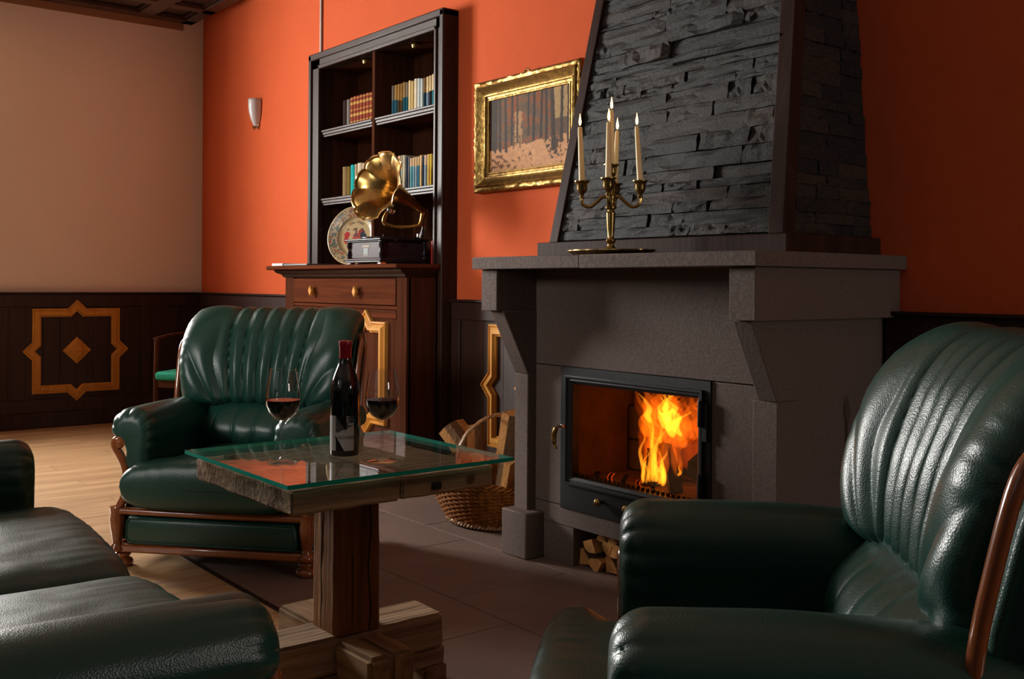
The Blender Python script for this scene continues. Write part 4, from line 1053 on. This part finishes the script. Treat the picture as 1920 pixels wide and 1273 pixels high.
# label patch wrapped round the side facing the camera
camang = atan2(-by, -bx)
def cyl(a, z_, g=.0005): return Vector((bx + (BR + g) * cos(camang + a), by + (BR + g) * sin(camang + a), bz + z_))
def lab_patch(a0, a1, z0, z1, NXp=90, NZp=90):
    return MB().rings([[cyl(a0 + (a1 - a0) * i / NXp, z0 + (z1 - z0) * k / NZp) for i in range(NXp + 1)] for k in range(NZp + 1)], close=False, cap=False)
# photo label: x from -1 (left rim) ... right edge at +.55 ; heights .018-.108
# to the viewer the +angle side is the right one when the camera looks along -dir; flip if needed
def lab_col(co):
    p = Vector(co) + t.location; a = atan2(p.y - by, p.x - bx) - camang; a = (a + pi) % (2 * pi) - pi; z_ = p.z - bz
    s = a / 1.0; v = (z_ - .016) / .090
    n_ = nz(s * 5, v * 5, 3); n2 = nz(s * 16, v * 16, 8)
    white = (.56, .54, .53); black = (.006, .005, .005); grey = (.07 + .08 * max(0, n2 + .2), .07 + .08 * max(0, n2 + .2), .075 + .08 * max(0, n2 + .2))
    x_ = sin(a)
    if x_ < -.60: return white
    if x_ < -.0 + (-.0) and v > .60 + (x_ + .60) * -.75 + .40 and False: return black
    # lower-left dark wedge
    if v < .42 - (x_ + .60) * .75: return black
    # black wedge at top running down to the right
    if x_ < .08 and v > .98 - (x_ + .60) * .62: return black
    lim = .50 + .22 * (x_ + .6) / 1.1 + .05 * n_
    if v > lim:
        if x_ > .08 and v > .80 and x_ < .25 and n_ > -.2: return (.30, .30, .31)
        if x_ > .2 and abs(v - .76) < .03: return (.5, .5, .5)
        return grey
    return white
lm = vcol_mat('label_paper', .55, .3)
lb = part('label', lab_patch(-1.35, .62, .016, .106), lm, t, 0, 80); set_paint(lb.data, lab_col)
part('back_label', MB().rings([[cyl(a, z_) for a in (1.28, 1.36, 1.44, 1.5)] for z_ in (.03, .10)], close=False, cap=False), M_WHITE, t)
SGN = 1
def wrap(co): return cyl(co.x / BR * SGN - .02, .046 + co.y, .0008 + co.z) - t.location
flat_text('NACHBIL', .0125, M_INK, 'lettering', lambda co: wrap(Vector((co.x * 1.05, co.y, co.z))), lb, .0001)

# wine glasses
def wine_glass(x, y, label):
    z = GZ1 + .0005
    t = thing('wine_glass', label, 'wine glass', (x, y, z), 0, 'wine glasses on the table')
    outer = [(.037, .0), (.038, .0015), (.034, .003), (.018, .006), (.007, .010), (.0042, .018), (.0036, .05), (.0036, .085), (.0045, .094), (.010, .102), (.024, .113), (.035, .126), (.0415, .143), (.0430, .158), (.0415, .180), (.0375, .205), (.0335, .226), (.0325, .232)]
    inner = [(.0318, .232), (.0328, .226), (.0368, .205), (.0408, .180), (.0422, .158), (.0407, .143), (.034, .127), (.0225, .1145), (.009, .106), (.0005, .104)]
    part('bowl_and_stem', MB().lathe([(.0005, 0)] + outer + inner, (x, y, z), 48), M_GLASS, t, 0, 60)
    part('wine', MB().lathe([(.0005, .1048), (.009, .1065), (.022, .1150), (.0335, .1275), (.0402, .1432), (.0416, .156), (.0005, .156)], (x, y, z), 40), M_WINE, t, 0, 50)
wine_glass(-2.373, 1.153, 'stemmed glass of red wine on the left of the bottle')
wine_glass(-2.24, 1.36, 'stemmed glass of red wine on the right of the bottle')

# ------------------------------------------------------------------ basket of logs
BC = Vector((-3.80, 2.87, 0))
t = thing('log_basket', 'oval brown wicker basket with a twisted arch handle left of the fireplace', 'basket', tuple(BC))
def bpt(th, v, out=0):
    a = lerp(.205, .345, v ** .8) + out; b_ = lerp(.15, .245, v ** .8) + out
    zt = .235 - .05 * cos(th) ** 2
    return Vector((BC.x + a * cos(th), BC.y + b_ * sin(th), .012 + zt * v))
NS = 44
st = MB()
for k in range(NS):
    th = 2 * pi * k / NS; st.tube([bpt(th, v / 6) for v in range(7)], .0035, 5)
o = part('stakes', st, M_WICKER, t); o['kind'] = 'stuff'
wv = MB(); ROWS = 24
for r_ in range(ROWS):
    v = (r_ + .5) / ROWS; path = []
    for k in range(NS * 2):
        th = pi * k / NS; off = .0062 * (1 if ((k // 2 + r_) % 2) else -1) * (1 if k % 2 == 0 else .0)
        path.append(bpt(th, v, off))
    wv.tube(path, .0052, 5, close=True)
o = part('weave', wv, M_WICKER, t); o['kind'] = 'stuff'
for nm, v in (('rim', 1.0), ('foot_rim', .03)):
    mb = MB()
    for s_ in range(3):
        mb.tube([bpt(th_, v, .008 * cos(th_ * 22 + s_ * 2.1)) + Vector((0, 0, .008 * sin(th_ * 22 + s_ * 2.1))) for th_ in [2 * pi * k / 220 for k in range(220)]], .0065, 5, close=True)
    part(nm, mb, mat('pale_wicker', (.42, .23, .10), .45, 0, .5, .2) if nm == 'foot_rim' else M_WICKER, t)
part('basket_base', MB().rings([[bpt(2 * pi * k / 40, 0) + Vector((0, 0, z_)) for k in range(40)] for z_ in (.0, .008)]), M_WICKER, t)
mb = MB()
hp = catmull([(BC.x + .08, BC.y - .225, .22), (BC.x + .08, BC.y - .225, .34), (BC.x + .085, BC.y - .17, .44), (BC.x + .10, BC.y - .04, .505), (BC.x + .10, BC.y + .10, .47), (BC.x + .09, BC.y + .20, .36), (BC.x + .09, BC.y + .215, .22)], 14)
for s_ in range(3):
    mb.tube([p + Vector((.0065 * cos(i * .55 + s_ * 2.1), .003 * sin(i * .55 + s_ * 2.1), .004 * sin(i * .55 + s_ * 2.1))) for i, p in enumerate(hp)], .006, 6)
part('handle', mb, mat('handle_willow', (.38, .20, .09), .4, 0, .5, .2), t)
random.seed(9)
bl = [((-4.0, 2.90, .30), 52, 10, .09, .34, 'with bark leaning to the left'), ((-3.82, 2.84, .30), 12, 60, .085, .30, 'pale wedge in the middle'), ((-3.66, 2.90, .34), -18, 20, .10, .36, 'tallest, next to the pilaster'), ((-3.70, 2.77, .22), 8, 120, .085, .24, 'with a pale split face at the front'), ((-3.76, 3.03, .27), 4, 200, .07, .3, 'at the back'), ((-3.60, 2.80, .20), -10, 300, .08, .24, 'at the right front'), ((-3.93, 2.80, .19), 35, 0, .075, .24, 'low at the left front')]
for (p, tl, a0, r_, l_, d_) in bl:
    M = Matrix.Translation(p) @ Matrix.Rotation(radians(tl), 4, 'Y') @ Matrix.Rotation(radians(90), 4, 'X') @ Matrix.Rotation(radians(a0), 4, 'Y')
    M = Matrix.Translation(p) @ Matrix.Rotation(radians(-tl), 4, 'Y') @ Matrix.Rotation(radians(90), 4, 'X') @ Matrix.Rotation(radians(a0), 4, 'Y')
    firewood('split log in the wicker basket, ' + d_, 'logs in the basket', r_, 0, 100, l_, M)

# ------------------------------------------------------------------ small dark chair in the corner
SC = Vector((-7.05, 2.84, 0))
t = thing('side_chair', 'dark wooden chair with a green fabric seat against the left wall panelling', 'chair', tuple(SC), radians(38))
def P_(nm, b_, m_, bev=.004): return part(nm, b_, m_, t, bev, 40, False)
for sx in (-1, 1):
    P_('leg', MB().tube([(sx * .25, -.24, 0), (sx * .25, -.24, .44), (sx * .25, -.23, .70)], .018, 8), M_CABZ, 0)
    P_('leg', MB().tube([(sx * .24, .22, 0), (sx * .24, .23, .44), (sx * .24, .29, .86)], .018, 8), M_CABZ, 0)
    P_('armrest', MB().tube(catmull([(sx * .25, -.25, .705), (sx * .26, -.05, .72), (sx * .25, .15, .73), (sx * .24, .27, .76)], 5), .020, 8, flat=.6), M_CABZ, 0)
P_('seat_rail', MB().box(-.25, .25, -.25, .23, .37, .42), M_CABZ)
P_('cushion', MB().box(-.245, .245, -.27, .22, .42, .48), M_GFAB, .02)
P_('backrest', MB().box(-.24, .24, .25, .28, .66, .86), M_CABZ)

# ------------------------------------------------------------------ leather armchairs and sofa
def ring_blob(rings_fn, nv, nu): return MB().rings([[rings_fn(u, v) for u in range(nu)] for v in range(nv + 1)])

def sring(w_, T, pk, qk, nf, nb, ex=0):
    """closed cushion cross-section: list of (X, D, front?) with even sampling along the front"""
    out = []
    for i in range(nf + 1):
        t_ = -1 + 2 * i / nf; q = .35 * t_ + .65 * sin(pi / 2 * t_)
        out.append((w_ * q, T * max(0, 1 - abs(q) ** pk) ** (1 / qk), True))
    for i in range(1, nb):
        t_ = 1 - 2 * i / nb; q = .35 * t_ + .65 * sin(pi / 2 * t_)
        out.append((w_ * q, -T * max(0, 1 - abs(q) ** pk) ** (1 / qk), False))
    return out

def arm_leather(side, x_off=0, len_back=.17, front=-.412, hi=1.0):
    prof = [(.262, .33), (.250, .42), (.243, .50), (.250, .556), (.278, .594), (.325, .609), (.378, .600), (.414, .570), (.424, .530), (.408, .496), (.378, .478), (.355, .452), (.345, .40), (.345, .33)]
    P = catmull([(p[0], 0, p[1]) for p in prof], 8, closed=True); n = len(P)
    c = Vector((.333, 0, .505)); rings = []
    NYs = 72
    for k in range(NYs + 1):
        s = k / NYs
        y = front + (len_back - front) * (s ** 1.5)
        d = y - front
        R_ = .06
        kk = sqrt(max(0, 1 - ((R_ - d) / R_) ** 2)) if d < R_ else 1
        kk = .50 + .50 * kk
        ring = []
        for i, p in enumerate(P):
            q = p - c; ang = atan2(q.z, q.x); q = q * kk
            # gathers radiating from the front scroll
            g = exp(-d / .075) * sm(0.0, .015, d) * (.011 * (abs(sin(ang * 6.5 + .7 * nz(ang * 2, d * 8, side * 3))) ** .5 - .6))
            w_ = .0035 * nz(q.x * 9 + side * 5, y * 5, q.z * 9) * sm(0, .1, d)
            r_ = q.length or 1; q = q * (1 + (g + w_) / r_)
            z_ = c.z + q.z + .006 * sin(min(1, d / .6) * pi) - .006 * sm(.2, .7, d) * (1 if p.z > .5 else 0)
            ring.append((side * (c.x + q.x + x_off), y, z_))
        rings.append(ring)
    return MB().rings(rings)

def seat_blob(x0, x1, y0, y1, z0, z1, tee=0, seed=0, crown=.02, N_=110, pk=.32):
    """rounded cushion, superellipse cross-sections; tee widens the front"""
    rings = []; NYs = 60
    for k in range(NYs + 1):
        s = k / NYs; y = y0 + (y1 - y0) * (.5 - .5 * cos(pi * s))
        e = abs(2 * (y - y0) / (y1 - y0) - 1); kk = max(.0, 1 - e ** 13) ** (1 / 3.0) if y < (y0 + y1) / 2 else max(0, 1 - e ** 12) ** (1 / 4)
        kk = max(kk, .02)
        wx = (x1 - x0) / 2 + tee * (1 - sm(y0 + .08, y0 + .15, y)); cx = (x0 + x1) / 2; hz = (z1 - z0) / 2; cz = (z0 + z1) / 2
        ring = []
        for (X, Z, top) in sring(wx * (1 - .06 * (1 - kk)), hz * kk, 7 if pk > .3 else 12, 2.6, N_, 30):
            sa = (1 - abs(X / wx) ** 6) if top else -1
            if sa > 0: Z += crown * (1 - (X / wx) ** 2) * kk
            wr = .004 * nz(X * 5 + seed, y * 4, seed) + .0022 * nz(X * 16 + seed, y * 9, seed) + .0035 * sm(.3, .0, (y - y0)) * nz(X * 30, y * 3, seed + 4)
            ring.append((cx + X, y - .01 * cos(X / wx * 1.4) * (1 - s), cz + Z + wr * sm(0, .3, sa)))
        rings.append(ring)
    return MB().rings(rings)

def back_cushion():
    # path of the front surface centre line (y,z) and its half width
    path = catmull([(.120, 0, .575), (.115, 0, .64), (.128, 0, .725), (.153, 0, .80), (.188, 0, .868), (.238, 0, .915), (.285, 0, .915), (.315, 0, .88), (.32, 0, .84)], 14)
    n = len(path); L_ = n - 1; rings = []; NU = 260
    for k, p in enumerate(path):
        s = k / L_
        tpos = sm(0, .09, s) ** .5; te = sm(1.0, .93, s) ** .5
        T = .062 * min(max(tpos, .12), max(te, .15)); w_ = (.355 + .030 * sm(0, .45, s) - .040 * sm(.62, 1, s)) * (.965 + .035 * min(tpos, te))
        tan = (path[min(k + 1, L_)] - path[max(k - 1, 0)]).normalized(); nrm = Vector((-tan.z, 0, tan.x))   # points to -y
        nrm = Vector((tan.x, 0, tan.z)); 
        ty, tz = tan.x, tan.z; ny, nz_ = -tz, ty
        ring = []
        for (X, D, sa) in sring(w_, T, 7.0, 2.0, NU, 40):
            if sa:
                q = X / .38; conv = 1 - .20 * (1 - sm(0, .6, s)); qs = q / (.47 * conv)
                if abs(qs) < 1.0:
                    ph = (qs + 1) / 2 * 5; f_ = abs(ph - round(ph))
                    D += .019 * (min(1, f_ / .47) ** .45 - 1)
                    D += .0012 * nz(ph * 3, s * 16, 3)
                else:
                    f_ = (abs(qs) - 1)
                    D += .017 * (min(1, f_ / .12) ** .5 - 1) + .006 * sm(0, .5, f_)
                    # gathers fan out from the foot of the outer seam
                    vx = abs(q) - .42; vz = s + .03; an = atan2(vz * 1.7, max(vx, .001)); rad = sqrt(vx * vx + vz * vz * 3)
                    D += .013 * (abs(sin(an * 7 + 1.2 * nz(an * 2, rad * 2, q > 0))) - .6) * sm(.02, .16, rad) * sm(1.3, .5, rad) * sm(0, .25, f_)
                    # puckers along the outer welt
                    D += .005 * nz(7 * (q > 0), s * 34, 1) * sm(.80, 1.0, abs(q))
                D += .003 * nz(X * 7, s * 6, 2)
                D += .010 * (1 - (X / w_) ** 2)
            # wings lean forward at the sides
            D += .058 * sm(.36, .97, abs(X / w_)) * (1 - sm(.30, .80, s))
            ring.append((X, p.x + ny * D, p.z + nz_ * D))
        rings.append(ring)
    return MB().rings(rings)

def lumbar():
    rings = []; NV, NU = 44, 240
    for k in range(NV + 1):
        s = k / NV; z = .37 + .245 * s
        y = .068 + .045 * s - .080 * sin(pi * min(1, s * 1.05)) ** .8
        T = .08 * max(.1, sin(pi * min(1, max(0, .06 + s * .94))) ** .4); w_ = .262 + .10 * sm(.80, 1, s)
        ring = []
        for (X, D, sa) in sring(w_, T, 4.0, 2.0, NU, 30):
            if sa:
                q = X / .27; fan = q * (1 + .75 * (1 - s)) if True else q
                D += .0080 * (abs(sin(q * (4.2 + 2.4 * s) * 1.6 + 1.1 * nz(q * 3, s * 2, 5))) ** .6 - .6) * sm(0.0, .25, s) * (1.1 - .4 * s)
                D += .004 * nz(X * 14, s * 3, 6) + .003 * nz(X * 40, s * 2, 8) * sm(.5, 1, s)
            ring.append((X, y - D + .04, z))
        rings.append(ring)
    return MB().rings(rings)

def armchair(loc, rz, label):
    t = thing('armchair', label, 'armchair', loc, rz, 'green leather armchairs')
    def P(nm, mb, m_=LEATHER, bev=0, sm_=60, par=None): return part(nm, mb, m_, par or t, bev, sm_, False)
    for s in (-1, 1):
        P('armrest', arm_leather(s))
        # leather side below the roll
        rings = [[(s * x_, y_, z_) for x_, z_ in ((.265, .10), (.265, .45), (.372, .475), (.362, .42), (.352, .34), (.362, .26), (.385, .18), (.392, .10))] for y_ in (-.372, .20)]
        P('side_panel', MB().rings(rings), LEATHER, .006)
        # carved S-shaped front facing
        pts = catmull([(s * .352, -.403, .474), (s * .370, -.406, .492), (s * .390, -.406, .488), (s * .392, -.404, .462), (s * .372, -.402, .430), (s * .350, -.402, .385), (s * .343, -.402, .325), (s * .356, -.402, .268), (s * .380, -.402, .222), (s * .392, -.402, .170), (s * .384, -.402, .115), (s * .374, -.402, .075)], 6)
        nn = len(pts)
        f_ = P('front_facing', MB().tube(pts, [.011 + .006 * sin(pi * min(1, i / nn * 1.1)) for i in range(nn)], 10), M_CHERRY)
        P('scroll', MB().lathe([(.014, 0), (.021, -.004), (.022, -.010), (.016, -.016), (.004, -.018)], (s * .374, -.400, .478), 16, 'y'), M_CHERRY, 0, 60, f_)
        P('corner_post', MB().lathe([(.024, .062), (.030, .070), (.026, .082), (.016, .094), (.020, .112), (.026, .15), (.030, .185), (.026, .212), (.030, .232)], (s * .385, -.398, 0), 16), M_CHERRY)
        P('foot', MB().lathe([(.030, 0), (.038, .006), (.040, .018), (.034, .028), (.024, .032), (.026, .038), (.032, .046), (.030, .052), (.022, .056), (.024, .064)], (s * .375, -.375, 0), 18), M_CHERRY)
        P('foot', MB().lathe([(.026, 0), (.03, .01), (.026, .065)], (s * .34, .20, 0), 12), M_CHERRY)
        # back rails
        q1 = catmull([(s * .398, .070, .46), (s * .400, .085, .60), (s * .403, .105, .70), (s * .406, .135, .81), (s * .398, .170, .852), (s * .370, .205, .868), (s * .33, .22, .868)], 6)
        P('back_rail', MB().tube(q1, .0125, 10), M_CHERRY)
        q2 = catmull([(s * .392, .140, .30), (s * .397, .152, .50), (s * .400, .182, .68), (s * .400, .215, .79), (s * .390, .245, .83), (s * .36, .265, .845)], 6)
        P('back_rail', MB().tube(q2, .0085, 8), M_CHERRY)
        P('lower_rail', MB().tube([(s * .398, -.395, .075), (s * .398, .24, .075)], .017, 8, flat=1), M_CHERRY)
    P('seat_cushion', seat_blob(-.252, .252, -.485, .05, .235, .412, .085, 2, .022))
    P('lumbar_cushion', lumbar())
    b_ = P('back_cushion', back_cushion())
    sh = MB().rings([[(-.385 * w_, y0, z_), (.385 * w_, y0, z_), (.39 * w_, (y0 + y1) / 2, z_), (.37 * w_, y1, z_), (-.37 * w_, y1, z_), (-.39 * w_, (y0 + y1) / 2, z_)] for (z_, y0, y1, w_) in ((.10, .09, .24, .97), (.45, .095, .25, 1.0), (.62, .11, .26, 1.01), (.75, .145, .285, 1.02), (.84, .185, .305, 1.01), (.88, .215, .31, .98), (.892, .235, .30, .92))])
    P('back_shell', sh, LEATHER, .02)
    P('front_rail', MB().tube(catmull([(-.375, -.405, .219), (0, -.412, .219), (.375, -.405, .219)], 8), .0145, 10), M_CHERRY)
    P('bottom_rail', MB().box(-.40, .40, -.408, -.372, .058, .090), M_CHERRY, .008)
    pn = MB().rings([[(x_ * w_, y_, .145 + z_ * h_) for x_, z_ in ((-1, -.6), (-.96, -1), (.96, -1), (1, -.6), (1, .6), (.96, 1), (-.96, 1), (-1, .6))] for w_, h_, y_ in ((.350, .052, -.36), (.350, .052, -.402), (.335, .040, -.412))])
    P('front_panel', pn, LEATHER, .006)
    P('piping', MB().tube([(.340 * x_, -.410, .146 + .045 * z_) for x_, z_ in ((-1, -.6), (-.96, -1), (.96, -1), (1, -.6), (1, .6), (.96, 1), (-.96, 1), (-1, .6))], .004, 6, close=True), LEATHER)
    P('seat_base', MB().box(-.36, .36, -.37, .20, .09, .25), LEATHER, .01)
    # welt along the edges of the back
    for s in (-1, 1):
        wp = catmull([(s * .362, .085, .60), (s * .372, .090, .68), (s * .382, .112, .77), (s * .382, .150, .85), (s * .372, .210, .90)], 8)
        P('welt', MB().tube(wp, .0042, 6), LEATHER, 0, 60, b_)
    return t
ch = armchair((-4.03, 1.835, 0), radians(41.3), 'green leather armchair with cherry wood frame facing the camera behind the glass table')
c2 = copy_tree(ch); c2.location = (-1.03, 1.542, 0); c2.rotation_euler = (0, 0, radians(-45.6)); c2.scale = (1.12, .94, 1.055)
for q in c2.children:
    if q.name.startswith('seat_cushion'): q.location.y = -.08
    if q.name.startswith('back_cushion'): q.scale.z = .965; q.location.z = .018; q.scale.x = .92; q.location.y = .055
    if q.name.startswith('lumbar_cushion'): q.location.y = .03
    if q.name.startswith('back_rail') and sum(v.co.x for v in q.data.vertices) < 0: q.location.y = .07
c2['label'] = 'green leather armchair in the right foreground beside the fire, seen from its arm side'

# sofa: same arms, two seat cushions (local -y is its front)
t = thing('sofa', 'green leather two-seat sofa in the left foreground, cropped by the picture edge', 'sofa', (-2.505, .36, 0), pi - .055)
def P(nm, mb, m_=LEATHER, bev=0, sm_=60, par=None): return part(nm, mb, m_, par or t, bev, sm_, False)
HW = .62
for s in (-1, 1):
    P('armrest', arm_leather(s, HW, .30))
    P('side_panel', MB().rings([[(s * (x_ + HW), y_, z_) for x_, z_ in ((.265, .10), (.265, .45), (.372, .475), (.362, .42), (.352, .34), (.362, .26), (.385, .18), (.392, .10))] for y_ in (-.372, .33)]), LEATHER, .006)
    pts = catmull([(s * (a + HW), -.400, b_) for a, b_ in ((.352, .474), (.370, .492), (.390, .488), (.392, .462), (.372, .430), (.350, .385), (.343, .325), (.356, .268), (.380, .222), (.392, .170), (.384, .115), (.374, .075))], 6)
    P('front_facing', MB().tube(pts, [.014] * len(pts), 10), M_CHERRY)
    for y_ in (-.375, .34): P('foot', MB().lathe([(.030, 0), (.038, .006), (.040, .018), (.034, .028), (.024, .032), (.032, .046), (.024, .09)], (s * (.375 + HW), y_, 0), 18), M_CHERRY)
    x0, x1 = (.004, .868) if s > 0 else (-.868, -.004)
    P('seat_cushion', seat_blob(x0, x1, -.475, .12, .235, .418, 0, 5 + s, .034, 150, .20))
    P('back_cushion', seat_blob(x0, x1, .08, .30, .44, .88, 0, 9 + s, .01, 100, .2))
P('front_rail', MB().tube([(-.99, -.405, .219), (.99, -.405, .219)], .0145, 10), M_CHERRY)
P('bottom_rail', MB().box(-1.02, 1.02, -.408, -.372, .058, .090), M_CHERRY, .008)
P('front_panel', MB().box(-.97, .97, -.405, -.36, .095, .20), LEATHER, .01)
P('seat_base', MB().box(-.98, .98, -.37, .33, .09, .25), LEATHER, .01)
P('back_shell', MB().box(-.98, .98, .22, .38, .10, .90), LEATHER, .03)
